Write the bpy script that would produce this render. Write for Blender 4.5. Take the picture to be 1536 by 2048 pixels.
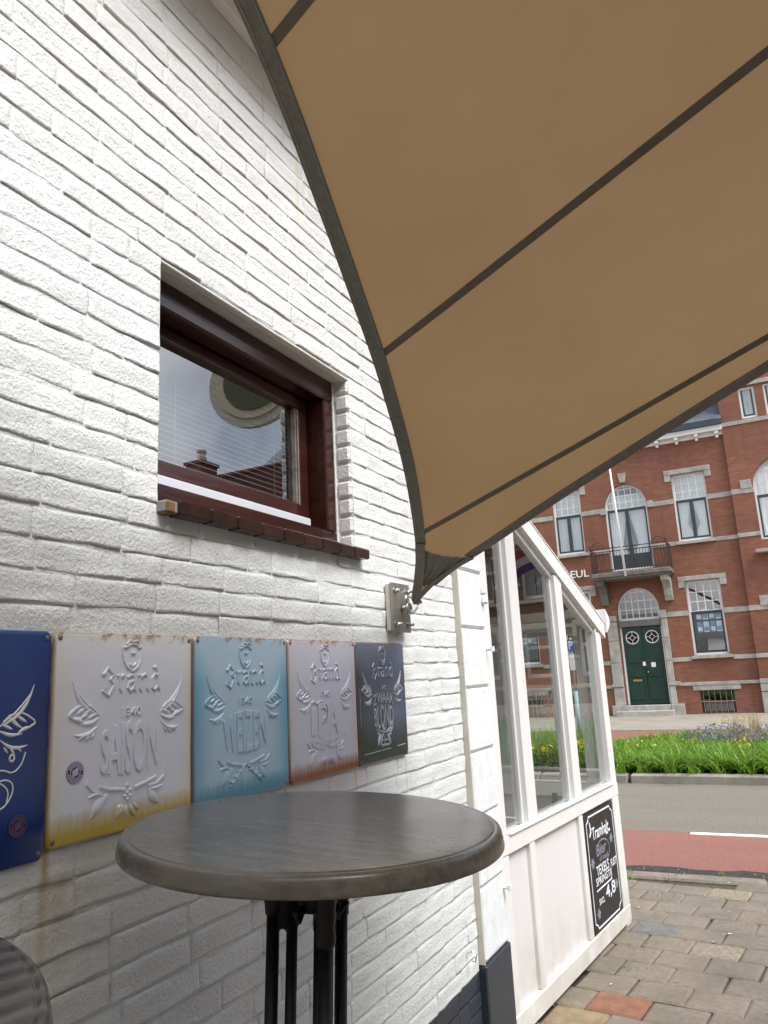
import bpy, bmesh, math, random
import numpy as np
from mathutils import Vector, Matrix
R=math.radians
rng=random.Random(7)
for o in list(bpy.data.objects): bpy.data.objects.remove(o)
SC=bpy.context.scene; COL=SC.collection
# ------------------------------------------------------------------ camera
H=1.64                                       # camera height above the street
cam=bpy.data.cameras.new('camera'); co=bpy.data.objects.new('camera',cam); COL.objects.link(co)
_r=np.array([[0.8877542,-0.1413175,-0.4380888],[0.4575447,0.1665902,0.8734418],[-0.0504513,-0.9758468,0.2125504]])
M4=Matrix([[_r[i][0],-_r[i][1],-_r[i][2],(1.30,0,H)[i]] for i in range(3)]+[[0,0,0,1]])
co.matrix_world=M4
cam.sensor_fit='VERTICAL'; cam.sensor_height=36; cam.sensor_width=27; cam.lens=1510/2048*36
cam.clip_start=.02; cam.clip_end=600
SC.camera=co
# ------------------------------------------------------------------ light
W=bpy.data.worlds.new('World'); SC.world=W; W.use_nodes=True
nt=W.node_tree; bg=nt.nodes['Background']
sky=nt.nodes.new('ShaderNodeTexSky'); sky.sky_type='NISHITA'; sky.sun_disc=False
SUN_EL,SUN_AZ=54,104
sky.sun_elevation=R(SUN_EL); sky.sun_rotation=R(SUN_AZ); sky.air_density=1.0; sky.dust_density=3.0
hs=nt.nodes.new('ShaderNodeHueSaturation'); hs.inputs['Saturation'].default_value=.70
# broken cloud: noise over the view direction mixes in a paler, brighter white
tc=nt.nodes.new('ShaderNodeTexCoord'); cn=nt.nodes.new('ShaderNodeTexNoise'); cn.inputs['Scale'].default_value=3.2; cn.inputs['Detail'].default_value=7
cr=nt.nodes.new('ShaderNodeValToRGB'); cr.color_ramp.elements[0].position=.42; cr.color_ramp.elements[1].position=.68
mx=nt.nodes.new('ShaderNodeMix'); mx.data_type='RGBA'; mx.inputs[7].default_value=(8.5,8.7,9.1,1)
nt.links.new(tc.outputs['Generated'],cn.inputs['Vector']); nt.links.new(cn.outputs['Fac'],cr.inputs[0])
nt.links.new(sky.outputs[0],hs.inputs['Color']); nt.links.new(hs.outputs[0],mx.inputs[6]); nt.links.new(cr.outputs[0],mx.inputs[0])
nt.links.new(mx.outputs[2],bg.inputs[0]); bg.inputs[1].default_value=.14
sl=bpy.data.lights.new('sun','SUN'); sl.energy=2.6; sl.angle=R(32); sl.color=(1,.98,.95)
so=bpy.data.objects.new('sun',sl); COL.objects.link(so); so.location=(6,-4,14)
sd=Vector((math.sin(R(SUN_AZ))*math.cos(R(SUN_EL)),math.cos(R(SUN_AZ))*math.cos(R(SUN_EL)),math.sin(R(SUN_EL))))
so.rotation_euler=(-sd).to_track_quat('-Z','Y').to_euler()
SC.view_settings.view_transform='Standard'; SC.view_settings.look='None'
SC.view_settings.exposure=.72; SC.view_settings.gamma=1; SC.view_settings.use_curve_mapping=False
SC.render.engine='CYCLES'
SC.cycles.max_bounces=10; SC.cycles.transparent_max_bounces=16; SC.cycles.diffuse_bounces=5
# ------------------------------------------------------------------ helpers
class MB:
    def __init__(s): s.v=[]; s.f=[]; s.m=[]; s.cm=0
    def add(s,vs,fs):
        b=len(s.v); s.v+= [tuple(p) for p in vs]; s.f+=[tuple(b+i for i in f) for f in fs]; s.m+=[s.cm]*len(fs); return s
    def box(s,x0,x1,y0,y1,z0,z1):
        return s.add([(x0,y0,z0),(x1,y0,z0),(x1,y1,z0),(x0,y1,z0),(x0,y0,z1),(x1,y0,z1),(x1,y1,z1),(x0,y1,z1)],
            [(0,3,2,1),(4,5,6,7),(0,1,5,4),(1,2,6,5),(2,3,7,6),(3,0,4,7)])
    def bbox(s,x0,x1,y0,y1,z0,z1,b=.004):
        # box with a small chamfer all round
        c=((x0+x1)/2,(y0+y1)/2,(z0+z1)/2); h=((x1-x0)/2,(y1-y0)/2,(z1-z0)/2); b=min(b,*[q*.45 for q in h])
        vs=[];idx={}
        for sx in (-1,1):
            for sy in (-1,1):
                for sz in (-1,1):
                    for a in range(3):
                        p=[h[0]-b,h[1]-b,h[2]-b]; p[a]=h[a]; idx[(sx,sy,sz,a)]=len(vs)
                        vs.append((c[0]+sx*p[0],c[1]+sy*p[1],c[2]+sz*p[2]))
        I=lambda *k:idx[k]; fs=[]
        for q in (-1,1):
            f=[I(q,-1,-1,0),I(q,1,-1,0),I(q,1,1,0),I(q,-1,1,0)]; fs.append(f if q>0 else f[::-1])
            f=[I(-1,q,-1,1),I(-1,q,1,1),I(1,q,1,1),I(1,q,-1,1)]; fs.append(f if q>0 else f[::-1])
            f=[I(-1,-1,q,2),I(1,-1,q,2),I(1,1,q,2),I(-1,1,q,2)]; fs.append(f if q>0 else f[::-1])
        def e(f,n):
            p=[Vector(vs[i]) for i in f]
            if (p[1]-p[0]).cross(p[2]-p[0]).dot(n)<0: f=f[::-1]
            fs.append(f)
        for q in (-1,1):
            for r in (-1,1):
                e([I(q,r,-1,0),I(q,r,1,0),I(q,r,1,1),I(q,r,-1,1)],Vector((q,r,0)))
                e([I(q,-1,r,0),I(q,1,r,0),I(q,1,r,2),I(q,-1,r,2)],Vector((q,0,r)))
                e([I(-1,q,r,1),I(1,q,r,1),I(1,q,r,2),I(-1,q,r,2)],Vector((0,q,r)))
                for t in (-1,1): e([I(q,r,t,0),I(q,r,t,1),I(q,r,t,2)],Vector((q,r,t)))
        return s.add(vs,fs)
    def tube(s,pts,r,n=10,cap=True):
        pts=[Vector(p) for p in pts]; rs=r if isinstance(r,(list,tuple)) else [r]*len(pts)
        b=len(s.v); up=None
        for i,p in enumerate(pts):
            t=(pts[min(i+1,len(pts)-1)]-pts[max(i-1,0)]).normalized()
            if up is None: up=Vector((0,0,1)) if abs(t.z)<.9 else Vector((1,0,0))
            a=(up-t*up.dot(t)).normalized(); c=t.cross(a); up=a
            for k in range(n):
                th=2*math.pi*k/n; s.v.append(tuple(p+(a*math.cos(th)+c*math.sin(th))*rs[i]))
        for i in range(len(pts)-1):
            for k in range(n):
                s.f.append((b+i*n+k,b+i*n+(k+1)%n,b+(i+1)*n+(k+1)%n,b+(i+1)*n+k)); s.m.append(s.cm)
        if cap:
            s.f.append(tuple(b+k for k in range(n))[::-1]); s.m.append(s.cm)
            s.f.append(tuple(b+(len(pts)-1)*n+k for k in range(n))); s.m.append(s.cm)
        return s
    def lathe(s,prof,n=32,c=(0,0,0)):
        b=len(s.v)
        for (r,z) in prof:
            for k in range(n):
                th=2*math.pi*k/n; s.v.append((c[0]+r*math.cos(th),c[1]+r*math.sin(th),c[2]+z))
        for i in range(len(prof)-1):
            for k in range(n):
                s.f.append((b+i*n+k,b+i*n+(k+1)%n,b+(i+1)*n+(k+1)%n,b+(i+1)*n+k)); s.m.append(s.cm)
        for i,fl in ((0,True),(len(prof)-1,False)):
            if prof[i][0]>1e-4:
                t=tuple(b+i*n+k for k in range(n)); s.f.append(t[::-1] if fl else t); s.m.append(s.cm)
        return s
    def prism(s,poly,fn,d0,d1):
        # polygon (u,v) counter-clockwise, extruded along the third coordinate of fn
        n=len(poly)
        return s.add([fn(u,v,d0) for u,v in poly]+[fn(u,v,d1) for u,v in poly],
            [tuple(range(n))[::-1],tuple(range(n,2*n))]+[(i,(i+1)%n,n+(i+1)%n,n+i) for i in range(n)])
    def ridge(s,pts,w,h,fn,base=0.):
        # embossed line: flat-topped ridge with sloping sides, width w (single value or per point)
        n=len(pts); ws=w if isinstance(w,(list,tuple)) else [w]*n; vs=[];fs=[]
        for i in range(n):
            p=pts[i]; a=pts[max(i-1,0)]; c=pts[min(i+1,n-1)]
            t=(c[0]-a[0],c[1]-a[1]); L=math.hypot(*t) or 1; nx,ny=-t[1]/L,t[0]/L
            for k,q in ((-1,0),(-.5,1),(.5,1),(1,0)): vs.append(fn(p[0]+nx*k*ws[i],p[1]+ny*k*ws[i],base+h*q))
        for i in range(n-1):
            for k in range(3): a=i*4+k; fs.append((a+1,a,a+4,a+5))
        fs.append((0,1,2,3)); e=(n-1)*4; fs.append((e+3,e+2,e+1,e))
        return s.add(vs,fs)
    def leaf(s,p0,p1,w,h,fn,bend=0.,n=6,base=0.):
        dx,dy=p1[0]-p0[0],p1[1]-p0[1]; vs=[];fs=[]
        for i in range(n+1):
            t=i/n; ww=w*math.sin(math.pi*min(1,max(0,t*.94+.03)))**.75; bb=bend*math.sin(math.pi*t)
            L=math.hypot(dx,dy) or 1; nx,ny=-dy/L,dx/L
            c=(p0[0]+dx*t+nx*bb,p0[1]+dy*t+ny*bb)
            for k,q in ((-1,0),(-.55,.75),(0,1),(.55,.75),(1,0)): vs.append(fn(c[0]+nx*k*ww,c[1]+ny*k*ww,base+h*q*(.35+.65*math.sin(math.pi*t))))
        for i in range(n):
            for k in range(4): a=i*5+k; fs.append((a+1,a,a+5,a+6))
        return s.add(vs,fs)
    def build(s,name,mat,parent=None,smooth=False,off=None,auto=None):
        me=bpy.data.meshes.new(name); v=np.array(s.v,dtype=float)
        o3=off if off is not None else (root_off(parent) if parent is not None else (0,0,0))
        if len(v): v=v-np.array(o3)
        me.from_pydata(v.tolist(),[],s.f)
        mats=mat if isinstance(mat,(list,tuple)) else [mat]
        for m in mats: me.materials.append(m)
        if len(mats)>1: me.polygons.foreach_set('material_index',s.m)
        if smooth: me.polygons.foreach_set('use_smooth',[True]*len(me.polygons))
        me.update()
        return link(name,me,parent)
OFF={}
def root_off(p):
    while p is not None:
        if p.name in OFF: return OFF[p.name]
        p=p.parent
    return (0,0,0)
def link(name,me,parent=None):
    o=bpy.data.objects.new(name,me); COL.objects.link(o)
    if parent is not None: o.parent=parent
    return o
def tag(o,label=None,cat=None,group=None,kind=None):
    for k,v in (('label',label),('category',cat),('group',group),('kind',kind)):
        if v: o[k]=v
    return o
def thing(name,loc,label,cat,group=None,rot=None):
    o=bpy.data.objects.new(name,None); COL.objects.link(o); o.location=loc; o.empty_display_size=.1
    OFF[o.name]=tuple(loc)
    return tag(o,label,cat,group)
def text_mesh(txt,depth=.001,bevel=0.,res=3):
    cu=bpy.data.curves.new('txt','FONT'); cu.body=txt; cu.extrude=depth; cu.bevel_depth=bevel; cu.bevel_resolution=0; cu.resolution_u=res
    cu.align_x='LEFT'; ob=bpy.data.objects.new('txt',cu); COL.objects.link(ob)
    bpy.context.view_layer.update()
    me=bpy.data.meshes.new_from_object(ob.evaluated_get(bpy.context.evaluated_depsgraph_get()))
    v=[tuple(p.co) for p in me.vertices]; f=[tuple(p.vertices) for p in me.polygons]
    bpy.data.objects.remove(ob); bpy.data.curves.remove(cu); bpy.data.meshes.remove(me)
    return np.array(v),f
TXT={}
def put_text(mb,txt,fn,u0,u1,v0,v1,h,at=0.,ab=0.,base=0.,slant=0.):
    if txt not in TXT: TXT[txt]=text_mesh(txt,.02,.012)
    v,f=TXT[txt]; lo=v.min(0); hi=v.max(0); out=[]
    for p in v:
        x=(p[0]-lo[0])/(hi[0]-lo[0]); y=(p[1]-lo[1])/(hi[1]-lo[1]); z=(p[2]-lo[2])/(hi[2]-lo[2])
        k=1-(2*x-1)**2; b0=v0-ab*k; b1=v1+at*k
        out.append(fn(u0+(u1-u0)*x+slant*y,b0+(b1-b0)*y,base+h*(z if z>.5 else z)))
    mb.add(out,f)
# ------------------------------------------------------------------ materials
def newmat(name):
    m=bpy.data.materials.new(name); m.use_nodes=True; return m,m.node_tree,m.node_tree.nodes['Principled BSDF']
def N(nt,t,**kw):
    n=nt.nodes.new(t)
    for k,v in kw.items():
        if k in n.inputs.keys() if hasattr(n.inputs,'keys') else False: n.inputs[k].default_value=v
        else: setattr(n,k,v)
    return n
def ramp(nt,fac,stops):
    r=nt.nodes.new('ShaderNodeValToRGB'); e=r.color_ramp.elements
    while len(e)<len(stops): e.new(.5)
    for i,(p,c) in enumerate(stops): e[i].position=p; e[i].color=(c,c,c,1) if not isinstance(c,(tuple,list)) else tuple(c)+(1,)
    nt.links.new(fac,r.inputs[0]); return r
def mixc(nt,fac,a,b,blend='MIX'):
    m=nt.nodes.new('ShaderNodeMix'); m.data_type='RGBA'; m.blend_type=blend
    for i,x in ((0,fac),(6,a),(7,b)):
        if isinstance(x,(int,float)): m.inputs[i].default_value=x
        elif isinstance(x,(tuple,list)): m.inputs[i].default_value=tuple(x)+(1,)
        else: nt.links.new(x,m.inputs[i])
    return m.outputs[2]
def math_(nt,op,a,b=None,c=None,clamp=False):
    m=nt.nodes.new('ShaderNodeMath'); m.operation=op; m.use_clamp=clamp
    for i,x in enumerate((a,b,c)):
        if x is None: continue
        if isinstance(x,(int,float)): m.inputs[i].default_value=x
        else: nt.links.new(x,m.inputs[i])
    return m.outputs[0]
def coords(nt,kind='pos',scale=(1,1,1)):
    if kind=='pos': o=nt.nodes.new('ShaderNodeNewGeometry').outputs['Position']
    else: o=nt.nodes.new('ShaderNodeTexCoord').outputs['Object']
    mp=nt.nodes.new('ShaderNodeMapping'); mp.inputs['Scale'].default_value=scale; nt.links.new(o,mp.inputs[0]); return mp.outputs[0]
def noise(nt,vec,scale,detail=4,rough=.55):
    n=nt.nodes.new('ShaderNodeTexNoise'); n.inputs['Scale'].default_value=scale; n.inputs['Detail'].default_value=detail; n.inputs['Roughness'].default_value=rough
    nt.links.new(vec,n.inputs['Vector']); return n.outputs['Fac']
def bump(nt,bs,hgt,strength,dist=.01):
    b=nt.nodes.new('ShaderNodeBump'); b.inputs['Strength'].default_value=strength; b.inputs['Distance'].default_value=dist
    nt.links.new(hgt,b.inputs['Height']); nt.links.new(b.outputs[0],bs.inputs['Normal']); return b
def mat(name,c,rough=.6,metal=0.,var=.12,vs=6.,bs=0.,bscale=80.,bd=.004,kind='pos',spec=None,scale=(1,1,1),objvar=0.):
    m,nt,b=newmat(name); v=coords(nt,kind,scale)
    n=noise(nt,v,vs,5)
    dark=tuple(x*(1-var) for x in c); lite=tuple(min(1,x*(1+var)) for x in c)
    r=ramp(nt,n,[(.3,dark),(.7,lite)]); out=r.outputs[0]
    if objvar:
        oi=nt.nodes.new('ShaderNodeObjectInfo'); hv=nt.nodes.new('ShaderNodeHueSaturation')
        nt.links.new(math_(nt,'MULTIPLY_ADD',oi.outputs['Random'],objvar*2,1-objvar),hv.inputs['Value']); nt.links.new(out,hv.inputs['Color']); out=hv.outputs[0]
    nt.links.new(out,b.inputs['Base Color']); b.inputs['Roughness'].default_value=rough; b.inputs['Metallic'].default_value=metal
    if spec is not None: b.inputs['Specular IOR Level'].default_value=spec
    if bs: bump(nt,b,noise(nt,v,bscale,3),bs,bd)
    return m
def glass(name,tint=(.93,.96,.95),f0=.045,wob=.0):
    m=bpy.data.materials.new(name); m.use_nodes=True; nt=m.node_tree; nt.nodes.clear()
    out=nt.nodes.new('ShaderNodeOutputMaterial'); tr=nt.nodes.new('ShaderNodeBsdfTransparent'); gl=nt.nodes.new('ShaderNodeBsdfGlossy')
    tr.inputs[0].default_value=tint+(1,); gl.inputs[0].default_value=(1,1,1,1); gl.inputs['Roughness'].default_value=.0
    g=nt.nodes.new('ShaderNodeNewGeometry'); d=nt.nodes.new('ShaderNodeVectorMath'); d.operation='DOT_PRODUCT'
    nt.links.new(g.outputs['Normal'],d.inputs[0]); nt.links.new(g.outputs['Incoming'],d.inputs[1])
    c=math_(nt,'SUBTRACT',1.,math_(nt,'ABSOLUTE',d.outputs['Value'])); p=math_(nt,'POWER',c,5.)
    fr=math_(nt,'MULTIPLY_ADD',p,1-f0,f0)
    fr2=math_(nt,'DIVIDE',math_(nt,'MULTIPLY',fr,2.),math_(nt,'ADD',fr,1.))       # two faces of one pane
    mx=nt.nodes.new('ShaderNodeMixShader'); nt.links.new(fr2,mx.inputs[0]); nt.links.new(tr.outputs[0],mx.inputs[1]); nt.links.new(gl.outputs[0],mx.inputs[2])
    if wob:
        bp=nt.nodes.new('ShaderNodeBump'); bp.inputs['Strength'].default_value=wob; bp.inputs['Distance'].default_value=.02
        nt.links.new(noise(nt,coords(nt),1.6,1),bp.inputs['Height']); nt.links.new(bp.outputs[0],gl.inputs['Normal'])
    nt.links.new(mx.outputs[0],out.inputs[0]); return m
def wall_paint(name,c,dark=False):
    m,nt,b=newmat(name); v=coords(nt); g=nt.nodes.new('ShaderNodeSeparateXYZ'); nt.links.new(v,g.inputs[0]); y,z=g.outputs[1],g.outputs[2]
    n1=noise(nt,v,2.2,5); n2=noise(nt,v,24,4)
    col=mixc(nt,ramp(nt,n1,[(.35,0.),(.7,1.)]).outputs[0],c,tuple(x*.93 for x in c))
    col=mixc(nt,math_(nt,'MULTIPLY',ramp(nt,n2,[(.52,0.),(.75,1.)]).outputs[0],.35),col,tuple(x*.86 for x in c))
    if not dark:
        def streak(y0,w,z0,z1,color,amt,col):
            # rust or damp run: thin in y, fading downwards between two heights
            d=math_(nt,'ABSOLUTE',math_(nt,'SUBTRACT',math_(nt,'MULTIPLY_ADD',noise(nt,v,9,2),.012,y),y0+.006))
            a=math_(nt,'SUBTRACT',1.,math_(nt,'DIVIDE',d,w),clamp=True)
            t=math_(nt,'DIVIDE',math_(nt,'SUBTRACT',z,z0),z1-z0,clamp=True)
            top=math_(nt,'LESS_THAN',z,z1)
            f=math_(nt,'MULTIPLY',math_(nt,'MULTIPLY',math_(nt,'MULTIPLY',a,t),top),math_(nt,'MULTIPLY_ADD',n2,1.1,amt-.5),clamp=True)
            return mixc(nt,f,col,color)
        col=streak(1.072,.016,1.0,1.36,(.47,.31,.12),.95,col)
        col=streak(1.11,.12,.7,1.30,(.50,.44,.33),.55,col)
        col=streak(1.88,.02,1.0,1.36,(.55,.42,.18),.7,col)
        col=streak(2.285,.012,1.15,1.36,(.55,.45,.2),.8,col)
        col=streak(2.665,.010,1.1,1.36,(.55,.48,.3),.7,col)
        col=streak(2.03,.012,2.85,3.72,(.68,.60,.30),.8,col)
        low=math_(nt,'DIVIDE',math_(nt,'SUBTRACT',1.42,z),1.0,clamp=True)       # dirt near the ground, deepened with painted-in shade towards the left
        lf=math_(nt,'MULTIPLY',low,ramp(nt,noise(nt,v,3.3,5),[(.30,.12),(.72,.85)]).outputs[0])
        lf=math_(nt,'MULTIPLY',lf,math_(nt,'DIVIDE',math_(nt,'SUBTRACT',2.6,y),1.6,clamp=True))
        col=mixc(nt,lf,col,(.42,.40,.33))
    nt.links.new(col,b.inputs['Base Color']); b.inputs['Roughness'].default_value=.40; b.inputs['Specular IOR Level'].default_value=.5
    a=noise(nt,v,115,4,.7); c2=noise(nt,v,34,4,.6); c3=noise(nt,v,7,3)
    hgt=math_(nt,'ADD',math_(nt,'ADD',math_(nt,'MULTIPLY',a,1.3),math_(nt,'MULTIPLY',c2,.9)),math_(nt,'MULTIPLY',c3,1.2))
    bump(nt,b,hgt,.75 if not dark else .4,.0055); return m
M={}
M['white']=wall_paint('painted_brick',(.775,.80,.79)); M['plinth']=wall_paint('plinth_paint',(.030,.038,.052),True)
M['pil']=mat('painted_stone',(.76,.79,.81),.5,var=.09,vs=16,bs=.45,bscale=55,bd=.004)
M['groove']=mat('joint_paint',(.55,.53,.46),.7,var=.1)
def porch_paint(name,c,rough):
    # white gloss paint with splash dirt near the pavement and faint grime runs
    m,nt,b=newmat(name); v=coords(nt); g=nt.nodes.new('ShaderNodeSeparateXYZ'); nt.links.new(v,g.inputs[0]); z=g.outputs[2]
    n=noise(nt,v,5,6,.65); n2=noise(nt,coords(nt,'pos',(14,14,1.1)),2.,4); n3=noise(nt,v,60,4)
    d=math_(nt,'MULTIPLY',math_(nt,'SUBTRACT',1.,math_(nt,'DIVIDE',z,.45),clamp=True),ramp(nt,n,[(.35,0.),(.7,.8)]).outputs[0])
    col=mixc(nt,d,c,(.43,.39,.31)); col=mixc(nt,math_(nt,'MULTIPLY',ramp(nt,n2,[(.5,0.),(.75,1.)]).outputs[0],.12),col,(.50,.47,.40))
    col=mixc(nt,math_(nt,'MULTIPLY',ramp(nt,n3,[(.62,0.),(.72,1.)]).outputs[0],.16),col,(.45,.42,.36))
    nt.links.new(col,b.inputs['Base Color']); b.inputs['Roughness'].default_value=rough; bump(nt,b,noise(nt,coords(nt,'pos',(30,30,4)),2.,4),.12,.004); return m
M['wood']=porch_paint('porch_white',(.77,.765,.75),.38)
M['panelw']=porch_paint('porch_panel',(.71,.70,.70),.45)
M['soffit']=mat('soffit_paint',(.72,.715,.70),.5,var=.05)
M['beadw']=mat('weathered_bead',(.20,.17,.15),.5,var=.4,vs=30)
M['mahog']=mat('varnished_mahogany',(.038,.011,.009),.2,var=.35,vs=14,bs=.12,bscale=60,scale=(1,.12,1))
M['tile']=mat('glazed_sill_tile',(.034,.016,.015),.16,var=.3,vs=20,objvar=.25)
M['tilebare']=mat('bare_brick',(.17,.105,.05),.85,var=.3,vs=40,bs=.4)
M['grout']=mat('pale_grout',(.30,.28,.26),.8)
M['alu']=mat('drip_strip',(.72,.75,.80),.35,.3,var=.04)
M['steel']=mat('brushed_steel',(.33,.31,.285),.5,.75,var=.12,vs=40,bs=.15,bscale=200,scale=(1,1,.15))
M['steelb']=mat('bright_steel',(.62,.61,.59),.2,1.,var=.1)
M['screw']=mat('dull_screw',(.20,.19,.18),.45,.6,var=.3)
M['cast']=mat('black_cast_iron',(.006,.006,.0065),.48,var=.2,bs=.15,bscale=120)
M['dark']=mat('dark_room',(.012,.012,.013),.9)
M['slat']=mat('blind_slat',(.30,.30,.32),.45,var=.05)
M['glass']=glass('window_glass',wob=.0); M['glassw']=glass('old_window_glass',f0=.10,wob=.05); M['glasss']=glass('small_window_glass',(.66,.69,.72),.14)
M['hem']=mat('sail_webbing',(.225,.21,.172),.8,var=.15,vs=60,bs=.4,bscale=260)
M['stitch']=mat('stitch_thread',(.34,.32,.27),.8)
M['seam']=mat('sail_seam',(.195,.152,.113),.85,var=.1,vs=50)
M['stone']=mat('grey_limestone',(.36,.345,.31),.8,var=.28,vs=4,bs=.3,bscale=30)
M['dstone']=mat('darker_grey_stone',(.15,.14,.125),.85,var=.25,vs=7,bs=.3,bscale=30)  # darker tone for the balcony slab and its left console
M['iron']=mat('wrought_iron',(.045,.022,.018),.6)
M['wframe']=mat('window_white',(.78,.78,.76),.45,var=.04)
M['dframe']=mat('window_dark_blue',(.025,.042,.05),.35,var=.1)
M['curtain']=mat('net_curtain',(.72,.74,.72),.9,var=.06,vs=12)
M['green']=mat('door_green',(.008,.038,.026),.3,var=.15)
M['brass']=mat('brass',(.55,.40,.14),.3,1.)
M['slate']=mat('slate',(.085,.10,.125),.5,var=.25,vs=3,bs=.2)
M['letter']=mat('white_letter',(.80,.80,.78),.5,var=.02)
M['board']=mat('blackboard',(.018,.018,.019),.45,var=.25,vs=8)
M['chalk']=mat('chalk_white',(.74,.78,.82),.9,var=.1,vs=60)
M['chalkg']=mat('chalk_smudged',(.22,.23,.28),.9,var=.3,vs=60)
M['bluep']=mat('pole_paint',(.30,.45,.48),.5); M['blues']=mat('sign_blue',(.02,.09,.42),.4); M['paper']=mat('printed_paper',(.62,.68,.72),.5,var=.3,vs=5)
M['bluecard']=mat('blue_card',(.06,.22,.38),.5,var=.7,vs=9)
M['kerbd']=mat('worn_kerb',(.17,.15,.12),.9,var=.35,vs=9,bs=.6,bscale=40,bd=.012,objvar=.15)
M['kerb']=mat('concrete_kerb',(.26,.245,.21),.85,var=.15,vs=6,bs=.3,bscale=60,objvar=.12)
def asphalt_mat(name,c,sp):
    m,nt,b=newmat(name); v=coords(nt); n=noise(nt,v,75,3,.75); n2=noise(nt,coords(nt,'pos',(.25,1.6,1)),1.1,5); n3=noise(nt,v,9,5,.7)
    col=mixc(nt,ramp(nt,n,[(.42,0.),(.6,1.)]).outputs[0],tuple(x*.72 for x in c),tuple(x*1.12 for x in c))
    col=mixc(nt,math_(nt,'MULTIPLY',ramp(nt,n,[(.66,0.),(.70,1.)]).outputs[0],.8),col,sp)
    col=mixc(nt,math_(nt,'MULTIPLY',ramp(nt,n2,[(.4,0.),(.65,1.)]).outputs[0],.3),col,tuple(x*.66 for x in c))
    col=mixc(nt,math_(nt,'MULTIPLY',ramp(nt,n3,[(.55,0.),(.75,1.)]).outputs[0],.25),col,tuple(x*.6 for x in c))
    nt.links.new(col,b.inputs['Base Color']); b.inputs['Roughness'].default_value=.85; bump(nt,b,n,.7,.008); return m
M['asphalt']=asphalt_mat('asphalt',(.185,.167,.135),(.42,.39,.32))
M['red']=asphalt_mat('red_asphalt',(.255,.112,.088),(.34,.2,.165))
M['paint']=mat('road_paint',(.78,.77,.74),.7,var=.06,vs=20)
M['soil']=mat('soil',(.035,.025,.017),.95,var=.4,vs=9,bs=.8,bscale=30,bd=.03)
M['mud']=mat('wet_grit',(.035,.028,.022),.85,var=.5,vs=14,bs=.7,bscale=40,bd=.02)
M['walk']=mat('concrete_walk',(.27,.245,.205),.9,var=.15,vs=1.2,bs=.2,bscale=40)
M['sand']=mat('joint_sand',(.075,.062,.045),.95,var=.3,vs=30)
def paver_mat():
    m,nt,b=newmat('paver'); v=coords(nt); oi=nt.nodes.new('ShaderNodeObjectInfo')
    rr=ramp(nt,oi.outputs['Random'],[(0,(.165,.136,.105)),(.4,(.19,.158,.124)),(.7,(.152,.128,.10)),(.86,(.205,.163,.113)),(1,(.215,.182,.14))])
    n=noise(nt,v,28,6,.7); n2=noise(nt,v,3,3)
    c=mixc(nt,ramp(nt,n,[(.35,0.),(.7,1.)]).outputs[0],rr.outputs[0],(.25,.215,.172))
    c=mixc(nt,math_(nt,'MULTIPLY',ramp(nt,n2,[(.4,0.),(.7,1.)]).outputs[0],.55),c,(.10,.092,.065))
    nt.links.new(c,b.inputs['Base Color']); b.inputs['Roughness'].default_value=.85
    bump(nt,b,noise(nt,v,110,3),.5,.006); return m
M['paver']=paver_mat()
M['paver_red']=mat('red_paver',(.225,.105,.066),.85,var=.25,vs=14,bs=.5,bscale=110)
M['paver_yel']=mat('yellow_paver',(.24,.185,.11),.85,var=.25,vs=14,bs=.5,bscale=110)
M['paver_pale']=mat('pale_paver',(.25,.215,.155),.9,var=.3,vs=30,bs=.9,bscale=60,bd=.012)
M['paver_blue']=mat('blue_grey_paver',(.15,.145,.138),.85,var=.2,vs=14,bs=.5,bscale=110)
def brick_mat(name,c1,c2,mort,bw=.22,bh=.0625):
    m,nt,b=newmat(name); g=nt.nodes.new('ShaderNodeNewGeometry'); s=nt.nodes.new('ShaderNodeSeparateXYZ'); nt.links.new(g.outputs['Position'],s.inputs[0])
    c=nt.nodes.new('ShaderNodeCombineXYZ'); nt.links.new(math_(nt,'ADD',s.outputs[0],s.outputs[1]),c.inputs[0]); nt.links.new(s.outputs[2],c.inputs[1])
    t=nt.nodes.new('ShaderNodeTexBrick'); t.inputs['Scale'].default_value=1; t.inputs['Brick Width'].default_value=bw; t.inputs['Row Height'].default_value=bh
    t.inputs['Mortar Size'].default_value=.0045; t.inputs['Mortar Smooth'].default_value=.2; t.inputs['Bias'].default_value=-.1
    t.inputs['Color1'].default_value=c1+(1,); t.inputs['Color2'].default_value=c2+(1,); t.inputs['Mortar'].default_value=mort+(1,)
    nt.links.new(c.outputs[0],t.inputs['Vector'])
    mp=nt.nodes.new('ShaderNodeMapping'); mp.inputs['Scale'].default_value=(1.2,1.2,9); nt.links.new(g.outputs['Position'],mp.inputs[0])
    n=noise(nt,mp.outputs[0],2.4,6,.7); n2=noise(nt,coords(nt),.45,4)
    col=mixc(nt,ramp(nt,n,[(.35,0.),(.72,.6)]).outputs[0],t.outputs['Color'],tuple(x*.52 for x in c1))
    col=mixc(nt,ramp(nt,n,[(.62,0.),(.8,.45)]).outputs[0],col,(min(1,c2[0]*1.35),c2[1]*1.5,c2[2]*1.4))
    col=mixc(nt,math_(nt,'MULTIPLY',ramp(nt,n2,[(.35,0.),(.7,.55)]).outputs[0],1.),col,tuple(x*.55 for x in c1))
    n4=noise(nt,coords(nt,'pos',(3.5,3.5,.35)),1.,4); col=mixc(nt,math_(nt,'MULTIPLY',ramp(nt,n4,[(.52,0.),(.72,1.)]).outputs[0],.35),col,tuple(x*.45 for x in c1))
    nt.links.new(col,b.inputs['Base Color']); b.inputs['Roughness'].default_value=.85
    bump(nt,b,t.outputs['Fac'],-.4,.006); return m
M['rbrick']=brick_mat('red_brick',(.255,.098,.056),(.335,.142,.088),(.19,.125,.095))
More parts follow.
